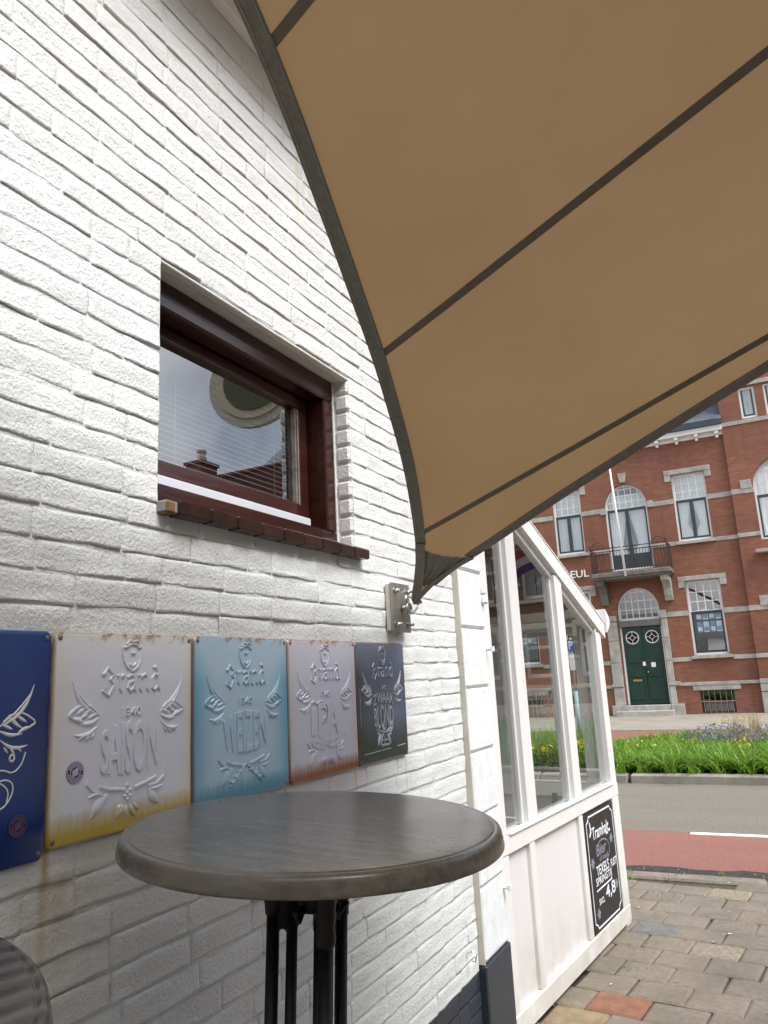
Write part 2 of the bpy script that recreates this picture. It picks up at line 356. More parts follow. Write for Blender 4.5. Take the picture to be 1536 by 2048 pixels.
M['bbrick']=brick_mat('brown_brick',(.20,.10,.062),(.25,.125,.08),(.26,.20,.15))
M['cream']=mat('cream_band',(.62,.56,.42),.7,var=.06)
M['rooftile']=mat('clay_roof_tile',(.20,.075,.045),.75,var=.3,vs=3,bs=.2)
M['render']=mat('grey_render',(.30,.30,.30),.8,var=.1,vs=2)
def sail_mat():
    m=bpy.data.materials.new('sail_fabric'); m.use_nodes=True; nt=m.node_tree; nt.nodes.clear()
    out=nt.nodes.new('ShaderNodeOutputMaterial'); d=nt.nodes.new('ShaderNodeBsdfDiffuse'); t=nt.nodes.new('ShaderNodeBsdfTranslucent'); mx=nt.nodes.new('ShaderNodeMixShader')
    v=coords(nt); n=noise(nt,v,1.3,6,.6)
    r=ramp(nt,n,[(.25,(.295,.203,.116)),(.75,(.355,.248,.144))]); r2=ramp(nt,n,[(.25,(.205,.132,.067)),(.75,(.255,.164,.085))])
    nt.links.new(r.outputs[0],d.inputs[0]); nt.links.new(r2.outputs[0],t.inputs[0]); mx.inputs[0].default_value=.5
    bp=nt.nodes.new('ShaderNodeBump'); bp.inputs['Strength'].default_value=.12; bp.inputs['Distance'].default_value=.002
    nt.links.new(noise(nt,v,420,2),bp.inputs['Height']); nt.links.new(bp.outputs[0],d.inputs['Normal'])
    nt.links.new(d.outputs[0],mx.inputs[1]); nt.links.new(t.outputs[0],mx.inputs[2]); nt.links.new(mx.outputs[0],out.inputs[0]); return m
M['sail']=sail_mat()
def tabletop_mat(name,ribs=0):
    m,nt,b=newmat(name); v=coords(nt,'obj',(2.2,16,16)); n=noise(nt,v,3.2,6,.62); n2=noise(nt,coords(nt,'obj'),5,4)
    c=ramp(nt,n,[(.3,(.115,.096,.073)),(.5,(.17,.147,.115)),(.72,(.235,.205,.166))])
    c2=mixc(nt,math_(nt,'MULTIPLY',ramp(nt,n2,[(.45,0.),(.75,1.)]).outputs[0],.4),c.outputs[0],(.06,.052,.045))
    nt.links.new(c2,b.inputs['Base Color']); nt.links.new(ramp(nt,n2,[(.3,.20),(.7,.30)]).outputs[0],b.inputs['Roughness'])
    b.inputs['Coat Weight'].default_value=.22; b.inputs['Coat Roughness'].default_value=.26
    if ribs:
        w=nt.nodes.new('ShaderNodeTexWave'); w.inputs['Scale'].default_value=9; w.inputs['Distortion'].default_value=5; w.inputs['Detail'].default_value=3; w.inputs['Detail Scale'].default_value=.8; w.bands_direction='Y'
        nt.links.new(coords(nt,'obj',(.35,1,1)),w.inputs['Vector']); nt.links.new(mixc(nt,math_(nt,'MULTIPLY',w.outputs['Fac'],.5),(.035,.031,.03),c2),b.inputs['Base Color']); bump(nt,b,w.outputs['Fac'],.25,.003); b.inputs['Coat Weight'].default_value=.15
    else: bump(nt,b,n,.05,.001)
    return m
M['ttop']=tabletop_mat('grey_wood_laminate'); M['ttop2']=tabletop_mat('ribbed_grey_wood',1)
def leafmat(name,a,bc):
    m,nt,b=newmat(name); n=noise(nt,coords(nt),1.7,4); g=nt.nodes.new('ShaderNodeNewGeometry')
    f=math_(nt,'ADD',math_(nt,'MULTIPLY',n,.7),math_(nt,'MULTIPLY',g.outputs['Random Per Island'],.5))
    r=ramp(nt,f,[(.25,a),(.72,bc),(.84,tuple(bc)),(.9,(.30,.27,.10))] if 'leaf' in name else [(.3,a),(.8,bc)]); nt.links.new(r.outputs[0],b.inputs['Base Color']); b.inputs['Roughness'].default_value=.45
    tr=nt.nodes.new('ShaderNodeBsdfTranslucent'); nt.links.new(r.outputs[0],tr.inputs[0]); mx=nt.nodes.new('ShaderNodeMixShader'); mx.inputs[0].default_value=.4
    o=nt.nodes['Material Output']; nt.links.new(b.outputs[0],mx.inputs[1]); nt.links.new(tr.outputs[0],mx.inputs[2]); nt.links.new(mx.outputs[0],o.inputs[0]); return m
M['grass']=leafmat('daylily_leaf',(.055,.15,.012),(.20,.36,.035)); M['lime']=leafmat('feather_grass',(.11,.20,.03),(.22,.30,.07))
M['shrub']=leafmat('shrub_leaf',(.05,.085,.02),(.13,.18,.045)); M['yellow']=leafmat('yellow_flower',(.55,.42,.02),(.72,.60,.04))
M['lav']=leafmat('lavender_flower',(.17,.16,.20),(.27,.25,.32)); M['tan']=leafmat('dry_plume',(.30,.24,.13),(.42,.34,.2))
# ------------------------------------------------------------------ the ground
def gz(x,y):
    t=max(0,min(1,(3.0-y)/1.2)); return .054*max(0.,1.0-x)*t
def sheet(name,x0,x1,y0,y1,z,m,nx=1,ny=1):
    b=MB(); vs=[];fs=[]
    for j in range(ny+1):
        for i in range(nx+1):
            x=x0+(x1-x0)*i/nx; y=y0+(y1-y0)*j/ny; vs.append((x,y,z+(gz(x,y) if y<3.5 and -.5<x<1 else 0)))
    for j in range(ny):
        for i in range(nx): a=j*(nx+1)+i; fs.append((a,a+1,a+nx+2,a+nx+1))
    b.add(vs,fs); return tag(b.build(name,m),kind='structure')
sheet('ground',-300,300,-300,300,-.09,M['walk'])
sheet('road',-60,60,8.52,11.9,-.034,M['asphalt'])
sheet('bike_lane',-60,60,6.78,8.52,-.030,M['red'])
sheet('side_paving',6.0,60,-40,6.62,-.012,M['walk'])
b=MB(); b.box(.27,60,8.40,8.495,-.05,-.0255); tag(b.build('road_line',M['paint']),kind='structure')
# gutter of wet grit along the red lane, with a ragged edge
b=MB(); vs=[];fs=[]; n=200; r2=random.Random(3)
for i in range(n+1):
    x=-8+16*i/n; k=r2.uniform(0,.04)+.05*math.sin(x*3.1)+.04*math.sin(x*7.3+1)
    vs+=[(x,6.79,-.026),(x,7.0+k,-.0262)]
for i in range(n): fs.append((2*i,2*i+2,2*i+3,2*i+1))
b.add(vs,fs); tag(b.build('gutter_grit',M['mud']),kind='structure')
b=MB(); b.add([(-14,11.9,.055),(10,11.9,.055),(10,18.4,.055),(-.5,18.4,.055),(-2.4,15.5,.055),(-14,15.5,.055)],[(0,1,2,3,4,5)]); tag(b.build('garden_soil',M['soil']),kind='structure')
sheet('far_bike_lane',-60,60,15.3,20.6,-.030,M['red'])
sheet('far_pavement',-60,60,20.75,40,.0,M['walk'])
def kerb_row(name,x0,x1,y0,y1,z0,z1,L=1.0,seed=1,m='kerb'):
    k=bpy.data.objects.new(name,None); COL.objects.link(k); tag(k,kind='structure'); rr=random.Random(seed); x=x0
    base=MB(); base.bbox(0,L-.005,y0,y1,z0,z1,.018); me=None
    while x<x1:
        if me is None: o=base.build('kerb_stone',M[m],k); me=o.data
        else: o=link('kerb_stone',me,k)
        o.location=(x,rr.uniform(-.006,.006),rr.uniform(-.004,.004)); o.rotation_euler=(0,0,rr.uniform(-.004,.004)); x+=L
    return k
kerb_row('garden_kerb',-12.4,9,11.72,11.93,-.2,.085,1.28,4)
kerb_row('lane_kerb',-8,9,6.62,6.79,-.25,-.004,1.0,6,'kerbd')
kerb_row('far_kerb',-16,8,20.55,20.75,-.25,.005,2.0,8)
# pavers
pv=bpy.data.objects.new('pavement',None); COL.objects.link(pv); tag(pv,kind='structure')
b=MB(); vs=[];fs=[]
nx,ny=24,34
for j in range(ny+1):
    for i in range(nx+1): x=-2+8*i/nx; y=-3+9.63*j/ny; vs.append((x,y,-.03+gz(x,y)))
for j in range(ny):
    for i in range(nx): a=j*(nx+1)+i; fs.append((a,a+1,a+nx+2,a+nx+1))
b.add(vs,fs); tag(b.build('joint_sand',M['sand'],pv),kind='stuff')
def paver_mesh(l,w,seed):
    rr=random.Random(seed); b=MB(); z=.0
    e=lambda:rr.uniform(-.004,.004)
    c=[(-l/2+e(),-w/2+e()),(l/2+e(),-w/2+e()),(l/2+e(),w/2+e()),(-l/2+e(),w/2+e())]
    t=[(x*(1-.014/l*2),y*(1-.014/w*2)) for x,y in c]
    vs=[(x,y,-.05) for x,y in c]+[(x,y,-.008) for x,y in c]+[(x,y,rr.uniform(-.0015,.0015)) for x,y in t]
    fs=[(8,9,10,11)]
    for r0 in (0,4):
        for i in range(4): fs.append((r0+i,r0+(i+1)%4,r0+4+(i+1)%4,r0+4+i))
    b.add(vs,fs); return b
TH=R(-7); ca,sa=math.cos(TH),math.sin(TH)
PM=[]
for sd_ in range(6):
    o=paver_mesh(.268,.229,sd_).build('paver',M['paver'],pv); PM.append(o.data); bpy.data.objects.remove(o)
spots=[]
for row in range(-44,40):
    L=.274; W_=.236
    for k in range(-30,40):
        u=(k+(.5 if row%2 else 0)+rng.uniform(-.02,.02))*L; v=row*W_
        x=.35+u*ca-v*sa; y=4.2+u*sa+v*ca
        if y>6.52 or y<-2.6 or x<-1.9 or x>5.5: continue
        if y<3.4 and x<.12: continue
        if 3.4<=y<5.7 and x<.0+.09*(y-3.7)-.1: continue
        d=Vector((x-1.3,y)).length; q=_r[0][0]*(x-1.3)+_r[1][0]*y+_r[2][0]*-H; w=_r[0][2]*(x-1.3)+_r[1][2]*y+_r[2][2]*-H
        vq=_r[0][1]*(x-1.3)+_r[1][1]*y+_r[2][1]*-H
        vis=w>.1 and abs(q/w)<.56 and abs(vq/w)<.72
        spots.append((0 if vis else 1,d,x,y,row,k))
spots.sort()
special={'paver_red':(.30,4.17),'paver_yel':(.12,4.02),'paver_blue':(.36,5.42),'paver_pale':(.60,5.08)}
sp2={}
for nm,(sx,sy) in special.items():
    best=min(range(len(spots)),key=lambda i:(spots[i][2]-sx)**2+(spots[i][3]-sy)**2); sp2[best]=nm
best=min(range(len(spots)),key=lambda i:(spots[i][2]-.68)**2+(spots[i][3]-6.24)**2); sp2[best]='paver_pale'
rest=MB()
for i,(vis,d,x,y,row,k) in enumerate(spots):
    rz=TH+rng.uniform(-.02,.02); dz=gz(x,y)+rng.uniform(-.0025,.002); tx,ty=rng.uniform(-.006,.006),rng.uniform(-.006,.006)
    if i<300:
        me=PM[rng.randrange(6)]
        if i in sp2: me=me.copy(); me.materials.clear(); me.materials.append(M[sp2[i]])
        o=link('paver',me,pv); o.location=(x,y,dz); o.rotation_euler=(tx,ty-(.054 if (y<2.4 and x<1) else 0)*-1,rz)
    else:
        me=PM[rng.randrange(6)]; c_,s_=math.cos(rz),math.sin(rz)
        rest.add([(x+p.co.x*c_-p.co.y*s_,y+p.co.x*s_+p.co.y*c_,dz+p.co.z) for p in me.vertices],[tuple(p.vertices) for p in me.polygons])
tag(rest.build('paving',M['paver'],pv),kind='stuff')
# ------------------------------------------------------------------ planting in the central reservation
def gblades(n,xr,yr,h,w,lean,seed,dens=None):
    rr=np.random.RandomState(seed); x=rr.uniform(*xr,n); y=rr.uniform(*yr,n)
    cx=np.round(x/.34)*.34+rr.normal(0,.06,n); cy=np.round(y/.36)*.36+rr.normal(0,.06,n)
    x=.55*cx+.45*x; y=.55*cy+.45*y
    if seed in (1,2,3):
        k=~((x<-.4)&(y>15.2+(x+2.4)*1.45))&~((x<-1.45)&(y<13.5))&~((x<-2.1)&(x>-4.7)&(y>13.3)&(y<17.3)); x,y=x[k],y[k]; n=len(x)
    az=rr.uniform(0,2*np.pi,n); hh=h*rr.uniform(.6,1.15,n); ll=lean*rr.uniform(.3,1.3,n); ww=w*rr.uniform(.6,1.3,n)
    dx,dy=np.cos(az),np.sin(az); px,py=-dy,dx; V=[]
    for t in (0,.4,.75,1.):
        ox=ll*t**1.8; oz=hh*(t*1.0-.42*t**3.2*ll/max(lean,.01)); wd=ww*(1-t**2)*.5+.0008
        for s_ in (-1,1): V.append(np.stack([x+dx*ox+px*wd*s_,y+dy*ox+py*wd*s_,oz],1))
    V=np.stack(V,1).reshape(-1,3); V[:,2]+=.04
    base=(np.arange(n)*8)[:,None]; F=np.concatenate([base+np.array([[k,k+1,k+3,k+2]]) for k in (0,2,4)],0)
    return V,F
def npmesh(name,V,F,m,parent=None):
    me=bpy.data.meshes.new(name); me.vertices.add(len(V)); me.vertices.foreach_set('co',V.astype(np.float32).ravel())
    k=F.shape[1]; me.loops.add(F.size); me.loops.foreach_set('vertex_index',F.astype(np.int32).ravel())
    me.polygons.add(len(F)); me.polygons.foreach_set('loop_start',np.arange(0,F.size,k).astype(np.int32))
    try: me.polygons.foreach_set('loop_total',np.full(len(F),k,np.int32))
    except Exception: pass
    me.materials.append(m); me.update(); me.validate(); return link(name,me,parent)
def multi(parts):
    Vs=[];Fs=[];o=0
    for V,F in parts: Vs.append(V); Fs.append(F+o); o+=len(V)
    return np.concatenate(Vs),np.concatenate(Fs)
V,F=multi([gblades(15000,(-4.2,2.2),(12.0,14.2),.36,.022,.48,1),gblades(13000,(-4.2,2.2),(14.2,17.6),.26,.024,.30,2),gblades(5000,(-12,-4.2),(12.6,17.8),.36,.028,.3,3),gblades(6000,(2.2,8),(12.1,17.8),.55,.03,.3,4)])
tag(npmesh('daylilies',V,F,M['grass']),'dense green strap-leaved daylilies filling the bed between the lanes','plants',kind='stuff')
def leaves(n,cx,cy,rx,ry,h,size,seed,z0=.0):
    rr=np.random.RandomState(seed); th=rr.uniform(0,2*np.pi,n); r=np.sqrt(rr.uniform(0,1,n)); x=cx+rx*r*np.cos(th); y=cy+ry*r*np.sin(th)
    z=z0+h*(1-.55*r**2)*rr.uniform(.15,1.,n)**.6
    a=rr.normal(0,1,(n,3)); a/=np.linalg.norm(a,axis=1)[:,None]; b_=np.cross(a,rr.normal(0,1,(n,3))); b_/=np.linalg.norm(b_,axis=1)[:,None]
    s=(size*rr.uniform(.6,1.3,n))[:,None]; p=np.stack([x,y,z],1)
    V=np.stack([p-a*s,p+b_*s*.45,p+a*s,p-b_*s*.45],1).reshape(-1,3); F=(np.arange(n)*4)[:,None]+np.array([[0,1,2,3]]); return V,F
V,F=multi([gblades(7000,(-4.6,-2.2),(13.3,15.3),.55,.014,.4,11)])
tag(npmesh('feather_grass',V,F,M['lime']),'pale yellow-green ornamental grass seen through the porch glass','plants',kind='stuff')
sh=[(-2.9,12.55,.55,.4,.5),(-2.1,12.45,.4,.32,.42),(-3.8,12.7,.6,.4,.5),(-1.65,12.6,.42,.35,.45)]
for i,(x,y,rx,ry,h) in enumerate(sh):
    t=thing('flowering_shrub',(x,y,-.02),['yellow-topped low shrub behind the middle porch pane','small low green shrub at the kerb behind the second porch post','wide low shrub nearest the white pilaster edge','yellow-topped shrub behind the street-end porch pane'][i],'shrub','low yellow shrubs along the garden kerb')
    V,F=leaves(900,x,y,rx,ry,h,.045,30+i); V-=np.array(OFF[t.name]); npmesh('foliage',V,F,M['shrub'],t)
    V,F=leaves(230,x,y+.1,rx*.8,ry*.7,h*.55,.035,50+i,h*.55); V-=np.array(OFF[t.name]); npmesh('flowers',V,F,M['yellow'],t)
V,F=multi([leaves(700,.2,15.2,.7,.5,.42,.03,61,.12),leaves(380,1.1,15.9,.6,.5,.4,.03,62,.1)])
tag(npmesh('lavender',V,F,M['lav']),'hazy mauve flower spikes rising above the green bed','plants',kind='stuff')
V,F=multi([leaves(26,.62,12.9,.14,.2,.26,.024,71,.30),leaves(30,.6,17.3,.3,.3,.2,.03,72,.35),leaves(26,.15,17.0,.12,.2,.16,.03,73,.36),leaves(12,-.1,13.2,.1,.1,.14,.024,74,.34),leaves(16,-.85,12.6,.3,.1,.15,.025,75,.35)])
tag(npmesh('yellow_flowers',V,F,M['yellow']),'scattered yellow blooms standing over the daylilies','flowers',kind='stuff')
V,F=multi([gblades(700,(.3,1.3),(15.0,17.5),.62,.007,.14,81)])
tag(npmesh('dry_plumes',V,F,M['tan']),'thin tan grass plumes at the right end of the bed','plants',kind='stuff')
rr_=random.Random(21); b=MB()
for k in range(46):
    x,y=rr_.uniform(-.1,1.6),(rr_.uniform(6.45,7.05) if k<26 else rr_.uniform(4.0,6.5)); z=.004 if y<6.79 else -.022; a=rr_.uniform(0,6.28); l=rr_.uniform(.008,.022)
    c,s_=math.cos(a),math.sin(a); w_=l*rr_.uniform(.25,.6); b.add([(x-c*l,y-s_*l,z),(x+s_*w_,y-c*w_,z+.004),(x+c*l,y+s_*l,z+.003),(x-s_*w_,y+c*w_,z+.006)],[(0,1,2,3)])
tag(b.build('litter',mat('litter',(.40,.34,.24),.9,var=.5,vs=3)),'small dry leaves and scraps scattered along the gutter and paving','litter',kind='stuff')
V,F=multi([gblades(70,(-.1,1.4),(6.5,6.8),.035,.006,.03,91),gblades(70,(.1,.45),(4.6,6.4),.022,.005,.02,92)]); V[:,2]-=.045
tag(npmesh('weeds',V,F,M['grass']),'tiny green weeds growing in the paving joints by the kerb','weeds',kind='stuff')
# ------------------------------------------------------------------ white pub building: wall on the left
PUB=thing('pub_building',(0,1,0),'white painted brick pub wall with a small brown window, filling the left side','building')
WY0,WY1,WTOP=-1.25,3.262,3.74
OY0,OY1,OZ0,OZ1=1.36,2.35,2.055,2.75        # window opening
b=MB(); x0,x1=-.28,-.0026
b.box(x0,x1,WY0,OY0,.44,WTOP); b.box(x0,x1,OY1,WY1,.44,WTOP); b.box(x0,x1,OY0,OY1,.44,OZ0); b.box(x0,x1,OY0,OY1,OZ1,WTOP)
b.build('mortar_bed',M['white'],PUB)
b=MB(); b.box(-.28,-.004,WY0,WY1,-.1,.437); b.build('plinth',M['plinth'],PUB)
b=MB(); b.box(-8,-.29,WY0,3.3,0,WTOP); b.box(-8,-.1,3.31,3.62,0,4.6)
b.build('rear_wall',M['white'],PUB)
PITCH=.0667; BL=.238
def brick_mesh(L,Hh,seed,cols):
    # a painted brick face: nearly flat, edges rounded off over a few millimetres, uneven outline
    rr=random.Random(seed); b=MB(); vs=[]; ph=[rr.uniform(0,6.28) for _ in range(4)]; dp=rr.uniform(.0008,.0052); sf=rr.uniform(3,8)
    e=.0045/L; fy_=[0,e,3*e]+[(k+1)/(cols+1) for k in range(cols)]+[1-3*e,1-e,1]; fz_=[0,.05,.14,.5,.85,.94,1]
    ny_,nz_=len(fy_),len(fz_)
    for j,fz in enumerate(fz_):
        for i,fy in enumerate(fy_):
            edge=i in(0,ny_-1) or j in(0,nz_-1)
            yy=(fy-.5)*(L+.0065); zz=(fz-.5)*(Hh+.003)
            xx=-.0062 if edge else .0018*math.sin(fy*4+ph[0])*math.cos(fz*3+ph[1])+rr.uniform(-.0008,.0008)
            if j==0: xx=-.0012-dp*max(.0,.55+.6*math.sin(fy*sf+ph[3]))
            if i in(0,ny_-1): xx=-.0034 if 0<j<nz_-1 else -.0052
            if i in(0,1,ny_-2,ny_-1): yy+=rr.uniform(-.002,.002)
            zz+=(.0016*math.sin(fy*8+ph[2])+.001*math.sin(fy*19+ph[3])+rr.uniform(-.0009,.0009)) if j<2 else .0012*math.sin(fy*6+ph[3])
            if j==nz_-1: xx=-.0030
            if j==1: xx+=.0010
            if j==nz_-2: xx-=.0014
            vs.append((xx,yy,zz))
    fs=[]
    for j in range(nz_-1):
        for i in range(ny_-1): a=j*ny_+i; fs.append((a,a+1,a+ny_+1,a+ny_))
    b.add(vs,fs); return b
BV={}
for m_ in ('white','plinth'):
    for kind,L in (('s',BL-.008),('h',BL/2-.008)):
        for q in range(14):
            o=brick_mesh(L,PITCH-.0075,q*7+(100 if kind=='h' else 0),4 if kind=='s' else 2).build('brick',M[m_],None,True); BV[(m_,kind,q)]=o.data; bpy.data.objects.remove(o)
def proj(p):
    d=(p[0]-1.3,p[1],p[2]-H); q=[sum(_r[i][k]*d[i] for i in range(3)) for k in range(3)]
    return None if q[2]<.05 else (768+1510*q[0]/q[2],1024+1510*q[1]/q[2])
bricks=[]; row=0
while True:
    zc=OZ1-PITCH/2+PITCH*14-row*PITCH; row+=1
    if zc<.02: break
    if zc+PITCH/2>WTOP+.02: continue
    spans=[(WY0,OY0),(OY1,WY1)] if OZ0-.005<zc<OZ1 else [(WY0,WY1)]
    for (ya,yb) in spans:
        y=ya-((row%2)*.5+rng.uniform(-.06,.06))*BL if ya==WY0 else ya
        first=True
        while y<yb-.02:
            kind='h' if rng.random()<.2 else 's'; L=BL if kind=='s' else BL/2
            if first and ya!=WY0 and row%2: kind,L='h',BL/2
            first=False
            L*=rng.uniform(.97,1.03); y2=y+L
            if yb-y2<.05: y2=yb
            a=max(y,ya); c=min(y2,yb)
            if c-a>.03: bricks.append((a,c,zc,kind))
            y=y2
E_=[]
for (a,c,z,k) in bricks:
    p=[proj((0,yy,zz)) for yy in (a,c) for zz in (z-.03,z+.03)]
    area=0
    if all(p) and any(0<=q[0]<=1536 and 0<=q[1]<=2048 for q in p) and not(1.36<z<1.75 and a>.6 and c<2.67):
        area=abs(p[2][0]-p[0][0])*abs(p[1][1]-p[0][1])
    E_.append((-area,a,c,z,k))
E_.sort(); bw={'white':MB(),'plinth':MB()}
for i,(ar,a,c,z,k) in enumerate(E_):
    m_='plinth' if z<.44 else 'white'; me=BV[(m_,k,rng.randrange(14))]; nom=(BL if k=='s' else BL/2)
    sc=(c-a)/nom; x=rng.uniform(-.001,.0022); ry,rz=rng.uniform(-.035,.045),rng.uniform(-.006,.006); dz=rng.uniform(-.0015,.0015)
    if z<.44 and z+PITCH/2>.445: dz-=.004
    if i<300:
        o=link('brick',me,PUB); o.location=(x-0,(a+c)/2-1,z+dz); o.rotation_euler=(rng.uniform(-.006,.006),ry,rz); o.scale=(1,sc,1)
    else:
        w=bw[m_]; cy_,sy_=math.cos(ry),math.sin(ry); n=len(w.v)
        w.add([(x+p.co.x*cy_+p.co.z*sy_,(a+c)/2+p.co.y*sc,z+dz-p.co.x*sy_+p.co.z*cy_) for p in me.vertices],[tuple(p.vertices) for p in me.polygons])
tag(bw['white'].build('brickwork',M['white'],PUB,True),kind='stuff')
if bw['plinth'].v: tag(bw['plinth'].build('plinth_brickwork',M['plinth'],PUB,True),kind='stuff')
# reveals and plastered soffit of the window
b=MB(); b.bbox(-.20,-.002,OY0,OY1,OZ1-.012,OZ1-.001,.004)
b.bbox(-.20,-.055,OY1-.006,OY1+.02,OZ0,OZ1-.013,.003); b.bbox(-.075,-.062,OY1-.016,OY1-.004,OZ0+.02,OZ1-.014,.003)
b.box(-.20,-.03,OY0-.02,OY0+.004,OZ0,OZ1-.013)
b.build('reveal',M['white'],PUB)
b=MB(); b.tube([(-.02,OY0,OZ1-.012),(-.02,OY1,OZ1-.012)],.006,8); b.build('soffit_bead',M['groove'],PUB)
rv=MB(); z=OZ0+.03
while z<OZ1-.05:          # brick ends showing in the right-hand reveal
    n0=len(rv.v); rv.bbox(-.06+rng.uniform(-.002,.002),-.004+rng.uniform(-.003,.004),OY1-.012+rng.uniform(-.002,.003),OY1+.03,z+.003,z+PITCH-.005,.008); z+=PITCH
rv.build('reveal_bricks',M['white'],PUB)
# window: frame > sash, glazing bead, pane, drip strip, blind slats
FX=-.065; f0,f1=1.365,2.336; g0,g1=2.105,2.742
b=MB(); b.bbox(FX-.09,FX,f0,f1,g1-.085,g1,.006); b.bbox(FX-.09,FX,f0,f1,g0-.002,g0+.055,.006)
b.bbox(FX-.09,FX-.001,f1-.062,f1,g0+.055,g1-.085,.006); b.bbox(FX-.09,FX-.001,f0,f0+.062,g0+.055,g1-.085,.006)
win=b.build('window',M['mahog'],PUB)
SX=-.135; s0,s1=1.43,2.262; h0,h1=2.166,2.655
b=MB(); b.bbox(SX-.045,SX,s0,s1,h0,h0+.088,.005); b.bbox(SX-.045,SX,s0,s1,h1-.045,h1,.005); b.bbox(SX-.045,SX-.001,s1-.052,s1,h0+.062,h1-.045,.005); b.bbox(SX-.045,SX-.001,s0,s0+.05,h0+.062,h1-.045,.005)
b.build('sash',M['mahog'],win,off=OFF[PUB.name])
b=MB(); b.box(SX-.0205,SX-.002,s1-.064,s1-.056,h0+.064,h1-.047); b.box(SX-.0205,SX-.004,s1-.076,s1-.070,h0+.064,h1-.047); b.build('glazing_bead',M['beadw'],win,off=OFF[PUB.name])
b=MB(); b.add([(SX-.021,s0+.049,h0+.05),(SX-.021,s1-.05,h0+.05),(SX-.021,s1-.05,h1-.04),(SX-.021,s0+.049,h1-.04)],[(0,1,2,3)]); b.build('pane',M['glasss'],win,off=OFF[PUB.name])
b=MB(); b.bbox(-.12,-.094,f0+.03,2.205,2.166,2.194,.003); b.build('drip_strip',M['alu'],win,off=OFF[PUB.name])
sm=None
for k in range(25):
    z=2.21+k*.0182
    if sm is None:
        b=MB(); b.add([(-.010,0,.006),(0,0,.001),(.011,0,-.007),(-.010,.78,.006),(0,.78,.001),(.011,.78,-.007)],[(0,1,4,3),(1,2,5,4)])
        o=b.build('blind_slat',M['slat'],win,off=(0,0,0)); sm=o.data
    else: o=link('blind_slat',sm,win)
    o.location=(-.20,1.445-1,z)
b=MB(); b.tube([(-.186,1.62,2.2),(-.186,1.62,2.66)],.0012,5); b.tube([(-.186,2.12,2.2),(-.186,2.12,2.66)],.0012,5); b.build('blind_cord',M['slat'],win,off=OFF[PUB.name])
b=MB(); b.box(-.275,-.27,1.30,2.40,2.0,2.8); b.build('dark_interior',M['dark'],PUB)
# sill of glazed tiles
b=MB(); b.bbox(-.07,.030,1.354,2.383,2.058,2.087,.003); b.build('sill_bed',M['grout'],PUB)
ed=[1.352,1.392,1.514,1.624,1.735,1.848,1.956,2.062,2.170,2.276,2.385]
tm=None
for k in range(10):
    L=ed[k+1]-ed[k]-.006
    b=MB()
    if k==0: b.bbox(-.02,.034,0,L,0,.034,.006)
    else: b.bbox(-.03,.0405,0,L,-.001,.036,.005)
    o=b.build('sill_tile',M['tilebare' if k==0 else 'tile'],PUB,off=(0,0,0)); o.location=(0+rng.uniform(-.0015,.0015),ed[k]+.003-1,2.0545+rng.uniform(-.001,.001))
    if k==0: o['label']='chipped bare yellowish end brick of the window sill'
# corner pilaster of painted blocks
gr=[.443,.733,1.019,1.288,1.569,1.842,2.115,2.39,2.665,2.94,3.215,3.49,3.74]
for k in range(len(gr)-1):
    b=MB(); b.bbox(-.15,.03,3.271,3.585,gr[k]+.004,gr[k+1]-.005,.009); b.build('pilaster_block',M['pil'],PUB)
b=MB(); b.box(-.15,.019,3.275,3.58,.44,3.73); b.box(-.15,.026,3.2635,3.2705,.44,3.73); b.build('pilaster_joint',M['groove'],PUB)
b=MB(); b.bbox(-.15,.032,3.2645,3.588,-.05,.436,.006); b.build('pilaster_plinth',M['plinth'],PUB)
b=MB(); b.bbox(.0,.046,3.545,3.60,2.012,2.05,.012); b.bbox(.0,.052,3.545,3.60,1.965,2.006,.014); b.build('string_course',M['pil'],PUB)
for (y,z,s_) in ((3.575,1.745,1.),(3.55,.672,1.)):
    b=MB(); b.tube([(.028,y,z),(.06,y,z)],.008,8); b.tube([(.06,y,z-.012),(.06,y,z+.012)],.011,8); b.build('shutter_pin',M['wood'],PUB)
b=MB(); b.tube([(0,3.135,.525),(.03,3.13,.535),(.045,3.125,.52),(.04,3.12,.50),(.03,3.118,.505)],.0035,6); b.build('wire_hook',M['steelb'],PUB)
# eaves
b=MB(); b.bbox(.006,.045,WY0,2.02,3.725,3.788,.004); b.build('eaves_trim',M['wood'],PUB); b=MB(); b.bbox(.0,.040,2.0,3.6,3.708,3.786,.004); b.bbox(.0,.06,1.99,2.03,3.70,3.787,.004); b.build('eaves_trim',M['wood'],PUB)
for k in range(3): 
    b=MB(); b.bbox(-.02+k*.075,.052+k*.075,WY0,3.8,3.82,3.84,.004); b.build('soffit_board',M['soffit'],PUB)
b=MB(); b.bbox(.208,.232,WY0,3.8,3.76,3.93,.004); b.build('fascia',M['soffit'],PUB)
b=MB(); b.add([(.25,WY0,3.94),(.25,3.8,3.94),(-4,3.8,6.6),(-4,WY0,6.6)],[(0,1,2,3)]); b.add([(.25,WY0,3.91),(.25,3.8,3.91),(-4,3.8,6.57),(-4,WY0,6.57)],[(3,2,1,0)]); b.build('roof',M['rooftile'],PUB)
